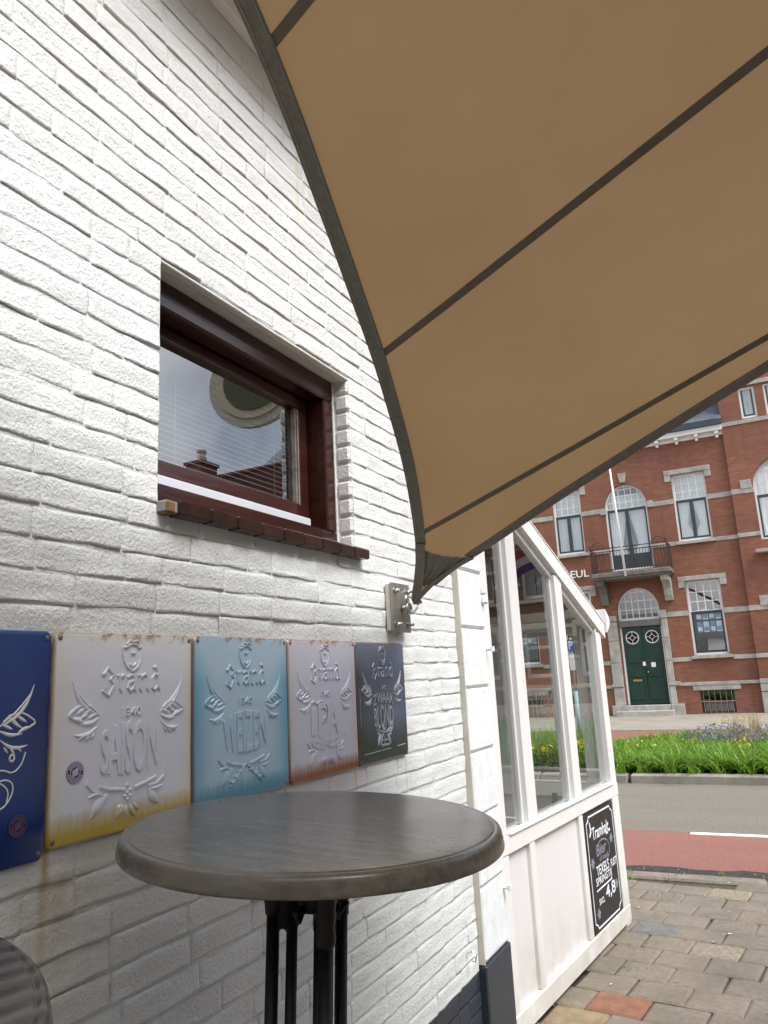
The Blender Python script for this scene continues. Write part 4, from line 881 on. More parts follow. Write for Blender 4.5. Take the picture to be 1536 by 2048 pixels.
def tin_sign(y0,z0,w,h,mt,label,words,lm=None,art=None,emb=.0032,name_w=.0085):
    t=thing('tin_sign',(0,y0,z0),label,'tin sign','embossed tin beer signs on the white wall')
    X0=.0145; fn=lambda u,v,d:(X0+d,y0+u*w,z0+v*h)
    b=MB(); rr=.035; pts=[]
    for (cx_,cy_,a0) in ((1-rr,rr,-90),(1-rr,1-rr,0),(rr,1-rr,90),(rr,rr,180)):
        for k in range(5): a=R(a0+90*k/4); pts.append((cx_+rr*math.cos(a),cy_+rr*math.sin(a)))
    n=len(pts); sc=lambda p,q:(.5+(p[0]-.5)*q,.5+(p[1]-.5)*q); vs=[]
    for (q,d) in ((1.,-.010),(1.,-.0045),(.988,-.0005),(.965,.0)): vs+=[fn(*sc(p,q),d) for p in pts]
    fs=[]
    for k in range(3):
        for i in range(n): fs.append((k*n+i,k*n+(i+1)%n,(k+1)*n+(i+1)%n,(k+1)*n+i))
    fs.append(tuple(range(3*n,4*n))); fs.append(tuple(range(n))[::-1]); b.add(vs,fs)
    b.build('plate',mt,t)
    lm=lm or mt
    if art!='blue':
        b=MB(); b.ridge(CREST,.006,emb,fn); b.ridge([(.492,.838),(.519,.826),(.542,.845)],.006,emb,fn); b.ridge([(.502,.895),(.533,.898)],.006,emb,fn); b.ridge([(.47,.94),(.49,.962),(.52,.955),(.55,.962),(.565,.94)],.007,emb,fn); b.build('crest',lm,t)
        b=MB()
        for s_ in BRAND: b.ridge(s_,name_w,emb,fn)
        b.build('name_lettering',lm,t)
        for side in (0,1):
            b=MB()
            for (p,q,ww,bb) in HOPL:
                if side==0: b.leaf(p,q,ww*1.15,emb*1.25,fn,bb)
                else: b.leaf((1.02-p[0],p[1]-.008),(1.02-q[0],q[1]-.008),ww*1.08,emb*1.25,fn,-bb)
            for r_ in HOPR: b.ridge([(x,y) if side==0 else (1.02-x,y-.008) for x,y in r_],.008,emb,fn)
            b.build('hop_ornament',lm,t)
        b=MB()
        for (tx,u0,u1,v0,v1,at,ab,hh) in words: put_text(b,tx,fn,u0,u1,v0,v1,hh*emb,at,ab)
        if art=='ipa':
            b.ridge([(.27,.50),(.285,.535),(.33,.545),(.37,.527),(.43,.545),(.49,.53),(.52,.48),(.505,.42),(.47,.40)],[.006,.009,.010,.009,.010,.011,.010,.008,.006],emb,fn)
        b.build('product_lettering',lm,t)
        b=MB(); o=0 if art!='zwaar' else .03
        for s_ in ([(.232,.284),(.223,.26),(.264,.225),(.326,.194)],[(.303,.241),(.366,.218),(.462,.204)],[(.777,.282),(.768,.238),(.713,.204),(.642,.198)],[(.545,.204),(.618,.217),(.707,.238)]):
            k=.62 if art=='zwaar' else 1; b.ridge([(.5+(x-.5)*k,y+o) for x,y in s_],.009,emb,fn)
        b.lathe
        for (p,q,ww) in (((.254,.10),(.367,.195),.032),((.236,.196),(.325,.200),.014),((.727,.10),(.642,.19),.030),((.762,.189),(.642,.186),.014)):
            k=.55 if art=='zwaar' else 1; b.leaf((.5+(p[0]-.5)*k,p[1]+o),(.5+(q[0]-.5)*k,q[1]+o),ww*(.7 if art=='zwaar' else 1),emb*1.3,fn,.008)
        if art=='saison':
            for (p,q,ww) in (((.418,.072),(.47,.128),.02),((.488,.062),(.489,.128),.019),((.556,.06),(.505,.124),.02),((.425,.105),(.455,.135),.013),((.576,.088),(.535,.128),.013)): b.leaf(p,q,ww,emb*1.4,fn)
            for (x,y) in ((.494,.222),(.473,.202),(.517,.196),(.495,.186),(.479,.17),(.515,.168),(.497,.153)): b.leaf((x-.012,y),(x+.012,y),.011,emb*1.3,fn,n=4)
        elif art=='weizen':
            for s_ in (-1,1):
                for k in range(6): x=.5+s_*(.03+.022*k); y=.175-.013*k; b.leaf((x,y),(x+s_*.03,y-.02+.03*(k%2)),.010,emb*1.2,fn,n=4)
                b.ridge([(.5,.21),(.5+s_*.06,.165),(.5+s_*.17,.085)],.005,emb,fn)
        elif art=='ipa':
            for k in range(7): b.leaf((.41+.03*k,.075+.012*(k%2)),(.44+.02*k,.15),.012,emb*1.2,fn,n=4)
        elif art=='zwaar':
            b.ridge([(.42,.13),(.44,.19),(.47,.235),(.53,.235),(.56,.19),(.58,.13),(.42,.13)],.010,emb,fn); b.ridge([(.45,.17),(.55,.17)],.008,emb,fn); b.ridge([(.49,.13),(.49,.22)],.006,emb,fn); b.ridge([(.47,.245),(.5,.27),(.53,.245)],.008,emb,fn)
            b.ridge([(.10,.085),(.62,.093)],.003,.0004,fn); b.ridge([(.76,.098),(.94,.102)],.004,.0004,fn); b.ridge([(.06,.30),(.06,.62)],.003,.0004,fn)
        b.build('foot_ornament',lm,t)
    for (u,v) in ((.03,.968),(.97,.968),(.03,.032),(.97,.032)):
        b=MB(); b.lathe([(.0052,-.0005),(.0052,.001),(.0035,.0018),(0,.002)],10)
        b.v=[(X0+z_,y0+u*w+x_,z0+v*h+y_) for x_,y_,z_ in b.v]; b.build('screw',M['screw'],t,True)
    return t,fn
def sticker(t,fn,u,v,r,w,h,ring,body,d=.0004):
    b=MB(); pts=[(u+r/w*math.cos(k*math.pi/14),v+r/h*math.sin(k*math.pi/14)) for k in range(28)]; b.prism(pts,fn,d,d+.0008); o=b.build('sticker',body,t)
    b=MB(); 
    for q in (.92,.56): b.ridge([(u+q*r/w*math.cos(k*math.pi/14),v+q*r/h*math.sin(k*math.pi/14)) for k in range(29)],.0022,.0002,fn,d+.0009)
    for k in range(26):
        if k%13 in (0,12): continue
        a=k*math.pi/13; c,s_=math.cos(a),math.sin(a); b.ridge([(u+.66*r/w*c,v+.66*r/h*s_),(u+.82*r/w*c,v+.82*r/h*s_)],.0032,.0002,fn,d+.0009)
    for k in range(3): b.ridge([(u-.33*r/w,v+(.2-.2*k)*r/h-.12*r/h),(u+.33*r/w,v+(.2-.2*k)*r/h+.12*r/h)],.006,.0002,fn,d+.0009)
    b.build('sticker_print',ring,o)
MS=tin_mat('tin_pale_grey',(.75,.79,.88),(.73,.71,.60),(.46,.33,.02),(.84,.88,.93),.115,.24)
s2,f2=tin_sign(1.0645,1.348,.4035,.415,MS,'pale grey embossed beer sign reading SAISON with mustard yellow lower edge and purple sticker',[('1340',.445,.585,.568,.614,0,0,.8),('SAISON',.305,.715,.30,.50,.045,.025,1)],art='saison')
sticker(s2,f2,.148,.326,.0215,.4035,.415,mat('sticker_white',(.6,.55,.7),.5),mat('sticker_purple',(.07,.03,.17),.4))
MW=tin_mat('tin_light_blue',(.47,.66,.80),(.11,.40,.60),(.05,.25,.40),(.70,.81,.92),.10,.24,True,.10)
s3,f3=tin_sign(1.477,1.349,.400,.415,MW,'light blue embossed beer sign reading WEIZEN with darker blue edges',[('1340',.435,.575,.572,.616,0,0,.8),('WEIZEN',.27,.73,.315,.48,.055,.04,1)],art='weizen')
MI=tin_mat('tin_lilac_grey',(.66,.68,.81),(.64,.57,.64),(.26,.07,.03),(.74,.76,.86),.10,.24)
s4,f4=tin_sign(1.885,1.349,.398,.415,MI,'lilac grey embossed beer sign reading IPA with rusty red lower edge',[('1340',.428,.569,.574,.614,0,0,.8),('I',.285,.345,.305,.50,0,0,1),('P',.385,.545,.285,.53,0,0,1),('A',.535,.69,.295,.53,0,0,1),('INDIA PALE ALE',.275,.70,.232,.272,-.012,.02,.8)],art='ipa')
MZ=tin_mat('tin_slate_blue',(.125,.16,.245),(.05,.062,.09),(.03,.033,.045),(.29,.36,.50),.30,.26,True,.14)
ML=mat('tin_silver',(.46,.49,.54),.35,.2,var=.3,vs=30)
s5,f5=tin_sign(2.287,1.350,.379,.412,MZ,'dark slate blue beer sign reading ZWAAR BLOND, last one before the anchor plate',[('1340',.448,.575,.585,.632,0,0,.8),('ZWAAR',.295,.69,.46,.545,.03,-.02,1),('BLOND',.30,.69,.295,.44,.03,.03,1)],lm=ML,art='zwaar',name_w=.0075)
MBl=tin_mat('tin_deep_blue',(.0,.045,.21),(.0,.028,.15),(.0,.020,.12),(.0,.065,.27),.2,.25,False)
s1,f1=tin_sign(.652,1.334,.406,.428,MBl,'deep blue beer sign with white line hops, cut off by the left edge','',art='blue')
b=MB()
for (p,q,ww,bb) in HOPL: b.leaf(p,q,ww*.62,.0016,f1,bb); b.leaf((1.02-p[0],p[1]),(1.02-q[0],q[1]),ww*.62,.0016,f1,-bb)
for r_ in HOPR: b.ridge(r_,.0045,.0012,f1); b.ridge([(1.02-x,y) for x,y in r_],.0045,.0012,f1)
for c in ([(.50,.36),(.62,.40),(.762,.411),(.812,.385),(.858,.416),(.877,.47)],[(.52,.34),(.68,.345),(.765,.369),(.81,.356),(.823,.325),(.808,.284),(.773,.25),(.70,.24)],[(.70,.375),(.762,.352),(.80,.318),(.79,.27)]):
    c=[(x,y) for x,y in c]
    for _ in range(3): c=[c[0]]+[q for k in range(len(c)-1) for q in ((c[k][0]*.75+c[k+1][0]*.25,c[k][1]*.75+c[k+1][1]*.25),(c[k][0]*.25+c[k+1][0]*.75,c[k][1]*.25+c[k+1][1]*.75))]+[c[-1]]
    b.ridge(c,.0034,.001,f1); b.ridge([(1.02-x,y) for x,y in c],.0034,.001,f1)
for k in range(1): b.ridge([(.807+.012*math.cos(t*math.pi/6),.452+.014*math.sin(t*math.pi/6)) for t in range(13)],.0045,.001,f1)
b.ridge([(.30,.72),(.34,.80),(.42,.78),(.38,.74),(.44,.70),(.34,.66)],.012,.0015,f1)
b.build('line_ornament',M['letter'],s1)
sticker(s1,f1,.853,.168,.020,.406,.428,mat('sticker_faded',(.10,.06,.14),.5),mat('sticker_dark_purple',(.018,.008,.04),.4))
# ------------------------------------------------------------------ red brick building across the street
YF=26.12
RB=thing('brick_house',(-2.6,YF,0),'tall red brick house with stone bands, arched door and iron balcony across the street','building')
def wall_grid(b,x0,x1,h0,h1,y,th,ops):
    xs=sorted({x0,x1}|{min(max(o[k],x0),x1) for o in ops for k in (0,1)}); zs=sorted({h0,h1}|{min(max(o[2],h0),h1) for o in ops}|{min(max(o[3]+o[4],h0),h1) for o in ops})
    for i in range(len(xs)-1):
        for j in range(len(zs)-1):
            cx_,cz=(xs[i]+xs[i+1])/2,(zs[j]+zs[j+1])/2
            if any(o[0]<cx_<o[1] and o[2]<cz<o[3]+o[4] for o in ops): continue
            b.add([(xs[i],y,zs[j]),(xs[i+1],y,zs[j]),(xs[i+1],y,zs[j+1]),(xs[i],y,zs[j+1])],[(0,1,2,3)])
    for (a,c,z0,z1,rise) in ops:
        b.add([(a,y,z0),(a,y+th,z0),(a,y+th,z1),(a,y,z1)],[(0,1,2,3)]); b.add([(c,y,z0),(c,y,z1),(c,y+th,z1),(c,y+th,z0)],[(0,1,2,3)])
        b.add([(a,y,z0),(c,y,z0),(c,y+th,z0),(a,y+th,z0)],[(0,1,2,3)])
        if rise<=0: b.add([(a,y,z1),(a,y+th,z1),(c,y+th,z1),(c,y,z1)],[(0,1,2,3)])
        else:
            n=14; A=arc(a,c,z1,rise,n)
            for k in range(n):
                (xa,za),(xb,zb)=A[k],A[k+1]
                b.add([(xa,y,za),(xb,y,zb),(xb,y,z1+rise),(xa,y,z1+rise)],[(0,1,2,3)])
                b.add([(xa,y,za),(xa,y+th,za),(xb,y+th,zb),(xb,y,zb)],[(0,1,2,3)])
def arc(a,c,z1,rise,n=14):
    return [((a+c)/2-(c-a)/2*math.cos(math.pi*k/n),z1+rise*math.sin(math.pi*k/n)) for k in range(n+1)]
def ringprism(b,a,c,z1,rise,w,y0,y1,n=14):
    A=arc(a,c,z1,rise,n); B=arc(a+w,c-w,z1,rise-w,n)
    for k in range(n):
        p=[A[k],A[k+1],B[k+1],B[k]]
        b.add([(x,y0,z) for x,z in p]+[(x,y1,z) for x,z in p],[(3,2,1,0),(4,5,6,7),(0,1,5,4),(2,3,7,6)])
def fwin(par,a,c,z0,z1,y,rise=0,trans=None,cols=4,rows=3,frame='wframe',sash='dframe',curt=True,mull=True,low=True,papers=0):
    d=y+.13; fw=.06
    b=MB(); b.box(a,a+fw,d,d+.08,z0,z1); b.box(c-fw,c,d,d+.08,z0,z1); b.box(a+fw,c-fw,d-.02,d+.08,z0,z0+.07)
    if rise: ringprism(b,a,c,z1,rise,fw,d,d+.08)
    else: b.box(a+fw,c-fw,d,d+.08,z1-fw,z1)
    w=b.build('window',M[frame],par)
    a2,c2=a+fw,c-fw; t=trans or z1
    b=MB(); sw_=.055
    if low:
        b.box(a2,a2+sw_,d+.02,d+.07,z0+.07,t); b.box(c2-sw_,c2,d+.02,d+.07,z0+.07,t); b.box(a2+sw_,c2-sw_,d+.02,d+.07,z0+.07,z0+.14); b.box(a2,c2,d+.012,d+.07,t-.05,t+.04)
        if mull: m=(a2+c2)/2; b.box(m-.06,m+.06,d+.016,d+.07,z0+.14,t-.05)
        b.build('sash',M[sash],w)
    b=MB(); g0=t+.04
    if rows:
        for k in range(cols+1):
            x=a2+.012+(c2-a2-.024)*k/cols; top=z1-fw
            if rise:
                u=(x-(a+c)/2)/((c-a)/2-fw); top=z1+(rise-fw)*math.sqrt(max(0,1-u*u))
            if top>g0+.02: b.box(x-.014,x+.014,d+.022,d+.05,g0,top)
        hh=(z1-fw+(rise*.9 if rise else 0)-g0)
        for k in range(rows+1):
            z=g0+.012+(hh-.02)*k/rows; xa,xb=a2,c2
            if rise and z>z1:
                q=math.sqrt(max(0,1-((z-z1)/(rise-fw))**2)); m=(a+c)/2; xa,xb=m-((c-a)/2-fw)*q,m+((c-a)/2-fw)*q
            b.box(xa,xb,d+.024,d+.048,z-.013,z+.013)
        b.build('glazing_bars',M['wframe'],w)
    def pane(za,zb,r_):
        b=MB()
        if r_:
            A=[(c2,za),(c2,zb)]+[(x,z) for x,z in arc(a2,c2,zb,r_-fw)][::-1][1:]+[(a2,za)]
            b.add([(x,d+.04,z) for x,z in A],[tuple(range(len(A)))[::-1]])
        else: b.add([(a2,d+.04,za),(c2,d+.04,za),(c2,d+.04,zb),(a2,d+.04,zb)],[(0,1,2,3)])
        b.build('pane',M['glassw'],w)
    if low: pane(z0+.1,t,0)
    if rows: pane(t,z1-(0 if rise else fw),rise)
    if curt:
        for s_ in (0,1):
            b=MB(); vs=[];fs=[]; n=26; topz=z1+rise*.6
            for k in range(n+1):
                u=k/n
                for j,(zz,wd) in enumerate(((z0+.1,1.),(z0+.45*(t-z0),.92 if not curt==2 else .62),(t,1.02 if not curt==2 else .95),(topz,1.05))):
                    m=(a2+c2)/2; half=(c2-a2)/2
                    x=(a2+half*wd*u) if s_==0 else (c2-half*wd*u); vs.append((x,d+.17+.022*math.sin(u*40+j*.4),zz))
            for k in range(n):
                for j in range(3): q=k*4+j; fs.append((q,q+4,q+5,q+1))
            b.add(vs,fs); b.build('curtain',M['curtain'],w)
    for k in range(papers):
        b=MB(); x=a2+.13+(k%4)*.19; z=z0+.62*(t-z0)+(.0 if k<4 else -.40); z=z+.28
        b.box(x,x+.16,d+.055,d+.06,z,z+.33); o=b.build('poster',M['paper' if k%2 else 'bluecard'],w)
        b=MB(); b.box(x+.015,x+.145,d+.050,d+.0545,z+.04,z+.17); b.build('poster_print',M['bluecard' if k%2 else 'paper'],o)
    return w
WX=[(-7.07,-6.05),(-5.12,-4.12),(-1.09,-.05)]
ops=[]
for (a,c) in WX: ops+=[(a,c,5.45,7.70,0),(a,c,1.79,4.15,0),(a+.02,c-.04,.02,.70,0)]
ops+=[(-3.33,-1.94,4.70,6.86,.78),(-3.31,-1.96,.0,3.36,.74)]
b=MB(); wall_grid(b,-12,.70,-.1,9.3,YF,.36,ops); b.box(-12,.7,YF+3,YF+3.1,-.1,9.3); b.build('wall',M['rbrick'],RB)
b=MB(); b.box(-12,12,YF+.75,YF+.8,0,12.5); b.build('dark_interior',M['dark'],RB)
for i,(a,c) in enumerate(WX):
    fwin(RB,a,c,5.45,7.70,YF,0,6.80,4,3,curt=2 if i==2 else 1)
    fwin(RB,a,c,1.79,4.15,YF,0,3.13,4,3,curt=0,mull=False,papers=8 if i!=1 else 4)
    w=fwin(RB,a+.02,c-.04,.02,.70,YF,0,None,2,1,curt=0,low=True,mull=True,frame='dframe',rows=0) if False else None
    b=MB(); x0_,x1_=a+.02,c-.04; d=YF+.14
    b.box(x0_,x1_,d,d+.06,.02,.06); b.box(x0_,x1_,d,d+.06,.64,.70); b.box(x0_,x0_+.05,d,d+.06,.06,.64); b.box(x1_-.05,x1_,d,d+.06,.06,.64); w=b.build('cellar_window',M['dframe'],RB)
    b=MB(); b.add([(x0_,d+.03,.05),(x1_,d+.03,.05),(x1_,d+.03,.66),(x0_,d+.03,.66)],[(0,1,2,3)]); b.build('pane',M['glassw'],w)
    for k in range(6):
        b=MB(); x=x0_+.08+(x1_-x0_-.16)*k/5; b.tube([(x,YF+.07,.0),(x,YF+.07,.70)],.012,6); b.build('bar',M['steelb'],w)
    b=MB(); b.box(x0_,x1_,YF+.06,YF+.08,.36,.385); b.build('cross_bar',M['steelb'],w)
    for (zz,hh,nm) in ((7.60,.26,'lintel'),(4.06,.24,'lintel'),(.715,.16,'lintel')):
        g=MB(); e=.2 if zz>1 else .17
        if zz>1: g.bbox(a-e,c+e,YF-.035,YF+.14,zz+.095,zz+hh,.01); g.bbox(a-e,a+.0,YF-.03,YF+.14,zz-.12,zz+.094,.01); g.bbox(c,c+e,YF-.03,YF+.14,zz-.12,zz+.094,.01)
        else: g.bbox(a-e,c+e,YF-.035,YF+.12,zz,zz+hh,.01)
        g.build(nm,M['stone'],RB)
    for zz in (5.34,1.68):
        g=MB(); g.bbox(a-.08,c+.08,YF-.10,YF+.13,zz,zz+.10,.01); g.build('sill',M['stone'],RB)
def bands(par,x0,x1,y,lv,skip,m='stone'):
    for (z,hh,pr) in lv:
        xs=[x0]; 
        for (a,c,za,zb) in sorted(skip):
            if za<z+hh/2<zb: xs+=[a,c]
        xs.append(x1)
        for k in range(0,len(xs)-1,2):
            if xs[k+1]-xs[k]>.05: g=MB(); g.bbox(xs[k],xs[k+1],y-pr,y+.1,z,z+hh,.008); g.build('stone_band',M[m],par)
skip=[(a-.0,c+.0,5.5,7.7) for a,c in WX]+[(a-.0,c+.0,1.8,4.1) for a,c in WX]+[(a-.085,c+.085,5.3,5.46) for a,c in WX]+[(a-.085,c+.085,1.6,1.79) for a,c in WX]+[(-3.33,-1.94,4.7,7.5),(-3.68,-1.76,-.1,3.25),(-3.70,-1.75,-.1,1.3)]
bands(RB,-12,.70,YF,[(6.72,.16,.025),(5.335,.13,.025),(3.05,.16,.025),(1.62,.13,.03),(.87,.10,.05)],skip)
for k in range(7):
    a=[-12,-9.2,-7.2,-5.95,-4.02,-1.72,.02][k]; c=[-9.3,-7.3,-6.98,-5.2,-3.72,-1.25,.68][k]
# small stone blocks beside the balcony door and window springings
for (x,z) in ((-3.48,6.66),(-1.92,6.72)): g=MB(); g.bbox(x,x+.18,YF-.05,YF+.1,z,z+.22,.01); g.build('springer',M['stone'],RB)
g=MB(); g.prism([(-2.72,7.70),(-2.54,7.70),(-2.49,8.02),(-2.77,8.02)],lambda u,v,d:(u,YF-.05+d,v),.15,0); g.build('keystone',M['stone'],RB)
# balcony door
fb=fwin(RB,-3.33,-1.94,4.70,6.86,YF,.78,6.78,6,3,curt=2,mull=True,sash='dframe')
b=MB(); b.box(-3.22,-2.70,YF+.14,YF+.19,4.80,5.25); b.box(-2.57,-2.05,YF+.14,YF+.19,4.80,5.25); b.build('door_panel',M['dframe'],fb)
# balcony
b=MB(); b.bbox(-3.83,-1.35,YF-.95,YF-.001,4.42,4.57,.02); b.bbox(-3.77,-1.41,YF-.90,YF-.001,4.36,4.419,.01); bal=b.build('balcony',M['dstone'],RB)
for x in (-3.74,-1.72):
    g=MB(); pr=[(0,4.355),(-.78,4.355),(-.74,4.20),(-.45,4.12),(-.30,3.96),(-.26,3.76),(-.16,3.58),(0,3.58)]
    g.prism(pr,lambda u,v,d:(x+d,YF+u,v),0,.24); g.build('console',M['dstone' if x<-3 else 'stone'],bal)
g=MB()
for k in range(27):
    x=-3.78+2.38*k/26; g.tube([(x,YF-.88,4.57),(x,YF-.88,5.27)],.009,5)
for s_ in (-3.79,-1.39):
    for k in range(9): y=YF-.88+.86*k/8; g.tube([(s_,y,4.57),(s_,y,5.27)],.009,5)
    for (z) in (4.66,5.27,5.38): g.tube([(s_,YF-.88,z),(s_,YF-.02,z)],.016,6)
    for k in range(5):
        y=YF-.80+.18*k; g.tube([(s_,y+.07*math.cos(t*math.pi/5),5.325+.055*math.sin(t*math.pi/5)) for t in range(11)],.008,5,False)
    g.tube([(s_,YF-.88,4.57),(s_,YF-.88,5.50)],.02,8)
for z in (4.66,5.27,5.38): g.tube([(-3.79,YF-.88,z),(-1.39,YF-.88,z)],.016,6)
for s_ in (-3.55,-1.63):
    g.tube([(s_+.22*math.cos(t*math.pi/8),YF-.88,5.38+.20*math.sin(t*math.pi/8)) for t in range(9)],.011,6,False)
    for k in (-.1,.1): g.tube([(s_+k+.07*math.cos(t*math.pi/5),YF-.88,5.44+.06*math.sin(t*math.pi/5)) for t in range(11)],.008,5,False)
    for k in range(4): x=s_-.2+.13*k; g.tube([(x+.045*math.sin(t*math.pi/3),YF-.88,4.69+.09*t) for t in range(7)],.008,5,False)
g.build('iron_railing',M['iron'],bal)
FP=thing('flag_pole',(-2.98,YF-.93,4.6),'white flag pole standing up from the balcony edge','flag pole')
b=MB(); b.tube([(-2.73,YF-1.0,4.40),(-2.86,YF-1.0,8.9)],[.04,.028],12); b.lathe([(0,0),(.05,0),(.06,.05),(0,.1)],12,(-2.86,YF-1.0,8.9)); b.build('pole',M['wframe'],FP,True)
b=MB(); b.tube([(-2.74,YF-.9,4.60),(-2.74,YF-1.03,4.60)],.02,8); b.tube([(-2.755,YF-.87,5.27),(-2.757,YF-1.03,5.27)],.02,8); b.build('bracket',M['iron'],FP)
# cornice, gutter and slate roof
b=MB(); b.box(-12,.68,YF-.28,YF-.0,9.0,9.06); b.box(-12,.68,YF-.26,YF-.002,8.90,8.998); b.box(-12,.68,YF-.06,YF-.001,8.78,8.898); b.build('cornice',M['wframe'],RB)
for k in range(20):
    x=.50-.62*k; b=MB(); b.bbox(x-.06,x+.06,YF-.24,YF-.061,8.79,8.895,.01); b.bbox(x-.045,x+.045,YF-.14,YF-.062,8.68,8.789,.01); b.build('bracket',M['wframe'],RB)
b=MB(); b.box(-12,.69,YF-.36,YF-.02,9.07,9.24); b.build('gutter',M['dframe'],RB)
b=MB(); b.add([(-12,YF-.3,9.25),(.70,YF-.3,9.25),(.70,YF+3,12.6),(-12,YF+3,12.6)],[(0,1,2,3)]); b.add([(-12,YF-.3,9.245),(.70,YF-.3,9.245),(.70,YF+3,12.595),(-12,YF+3,12.595)],[(3,2,1,0)])
rf=b.build('roof',M['slate'],RB)
b=MB()
for j in range(14):
    z0_=9.27+j*.24; y0_=YF-.3+(z0_-9.25)*3.3/3.35
    for k in range(18): 
        x=.68-.30*(k+(j%2)*.5); b.add([(x-.147,y0_-.012,z0_-.0+.008),(x+.147,y0_-.012,z0_+.008),(x+.147,y0_+.25,z0_+.266),(x-.147,y0_+.25,z0_+.266)],[(0,1,2,3)]) if x>-5 and x<.56 else None
tag(b.build('slates',M['slate'],rf),kind='stuff')
# entrance
sur=[(a,c,YF-.07,z0_+.004,z1_-.004) for (a,c) in ((-3.68,-3.345),(-1.945,-1.76)) for (z0_,z1_) in ((.33,.90),(1.02,1.68),(1.68,2.40),(2.40,3.02))]
sur+=[(-3.72,-3.345,YF-.10,.905,1.02),(-1.945,-1.60,YF-.10,.905,1.02),(-3.66,-3.34,YF-.09,3.03,3.22),(-1.95,-1.76,YF-.09,3.03,3.30),(-3.78,-3.345,YF-.16,-.05,.33),(-1.945,-1.56,YF-.16,-.05,.33)]
for (a,c,y_,z0_,z1_) in sur: b=MB(); b.bbox(a,c,y_,YF+.2,z0_,z1_,.012); b.build('door_surround',M['stone'],RB)
b=MB(); b.bbox(-3.34,-1.95,YF+.0,YF+.3,2.83,3.03,.01); b.build('door_lintel',mat('dark_stone',(.16,.15,.13),.8),RB)
fw=fwin(RB,-3.31,-1.96,3.04,3.36,YF+.06,.74,3.05,6,3,curt=0,low=False)
b=MB(); b.box(-3.30,-3.245,YF+.12,YF+.24,.33,2.83); b.box(-2.005,-1.965,YF+.12,YF+.24,.33,2.83); b.build('door_frame',M['wframe'],RB)
b=MB(); b.bbox(-3.245,-2.628,YF+.16,YF+.22,.335,2.825,.008); b.bbox(-2.622,-2.005,YF+.16,YF+.22,.335,2.825,.008); dr=b.build('door',M['green'],RB)
for cx_ in (-2.937,-2.313):
    b=MB(); g=MB(); cz=2.47; r_=.20
    g.ridge([(cx_+r_*math.cos(t*math.pi/12),cz+r_*math.sin(t*math.pi/12)) for t in range(25)],.018,.03,lambda u,v,d:(u,YF+.155-d,v))
    dm=[(cx_,cz+.095),(cx_+.095,cz),(cx_,cz-.095),(cx_-.095,cz),(cx_,cz+.095)]
    for k in range(4): g.ridge([dm[k],dm[k+1]],.011,.025,lambda u,v,d:(u,YF+.155-d,v)); c=math.cos(R(90*k)); s_=math.sin(R(90*k)); g.ridge([(cx_+.095*c,cz+.095*s_),(cx_+.195*c,cz+.195*s_)],.011,.025,lambda u,v,d:(u,YF+.155-d,v))
    b.add([(cx_+r_*math.cos(t*math.pi/12),YF+.154,cz+r_*math.sin(t*math.pi/12)) for t in range(24)],[tuple(range(24))]); o=b.build('round_window',M['dark'],dr); 
    g.build('round_grille',M['wframe'],dr)
    for (z0_,z1_) in ((.48,1.05),(1.20,1.52),(1.66,2.16)):
        b=MB(); b.bbox(cx_-.22,cx_+.22,YF+.135,YF+.16,z0_,z1_,.02); b.build('door_panel',M['green'],dr)
b=MB(); b.bbox(-3.06,-2.78,YF+.12,YF+.134,1.06,1.13,.006); b.build('letter_plate',M['brass'],dr)
b=MB(); b.lathe([(0,0),(.035,0),(.03,.03),(.045,.06),(0,.085)],14); b.v=[(-2.56+x_,YF+.155-z_,1.34+y_) for x_,y_,z_ in b.v]; b.build('door_knob',M['brass'],dr,True)
for (x,z,w_,h_) in ((-2.70,1.55,.09,.13),(-2.44,1.50,.14,.15)):
    b=MB(); b.box(x,x+w_,YF+.128,YF+.1345,z,z+h_); b.build('notice',M['letter'],dr)
b=MB(); b.bbox(-3.45,-1.95,YF-.14,YF+.1,.0,.32,.02); b.bbox(-3.62,-1.85,YF-.50,YF-.141,-.02,.16,.02); b.build('door_step',M['stone'],RB)
b=MB(); put_text(b,'EUL',lambda u,v,d:(u,YF-.03-d,v),-4.70,-4.08,4.61,4.86,.05); b.build('name_letters',M['letter'],RB)
b=MB(); put_text(b,'M',lambda u,v,d:(u,YF-.03-d,v),-5.06,-4.78,4.61,4.86,.05); b.build('name_letters',M['letter'],RB)
# gabled wing on the right
WG=thing('brick_wing',(2.7,YF-.15,0),'projecting red brick gable wing with arched windows at the right edge','building')
yw=YF-.14; wops=[(1.32,4.0,5.2,6.98,.95),(1.35,3.95,1.4,3.25,.9),(1.31,1.77,9.14,10.18,0),(2.03,2.49,9.14,10.18,0),(2.75,3.21,9.14,10.18,0),(3.47,3.93,9.14,10.18,0)]
b=MB(); wall_grid(b,.68,4.65,-.1,11.2,yw,.4,wops); b.add([(.68,yw,11.2),(4.65,yw,11.2),(2.66,yw,14.)],[(0,1,2)]); b.add([(.68,yw,-.1),(.68,yw,11.2),(.68,yw+4,11.2),(.68,yw+4,-.1)],[(0,1,2,3)]); b.add([(4.65,yw,-.1),(4.65,yw+4,-.1),(4.65,yw+4,11.2),(4.65,yw,11.2)],[(0,1,2,3)]); b.build('wall',M['rbrick'],WG)
for (a,c) in ((1.31,1.77),(2.03,2.49),(2.75,3.21),(3.47,3.93)): fwin(WG,a,c,9.14,10.18,yw-.06,0,None,1,0,curt=1,mull=False)
fwin(WG,1.32,4.0,5.2,6.98,yw+.05,.95,6.6,8,3,curt=2); fwin(WG,1.35,3.95,1.4,3.25,yw+.05,.9,2.9,8,3,curt=0)
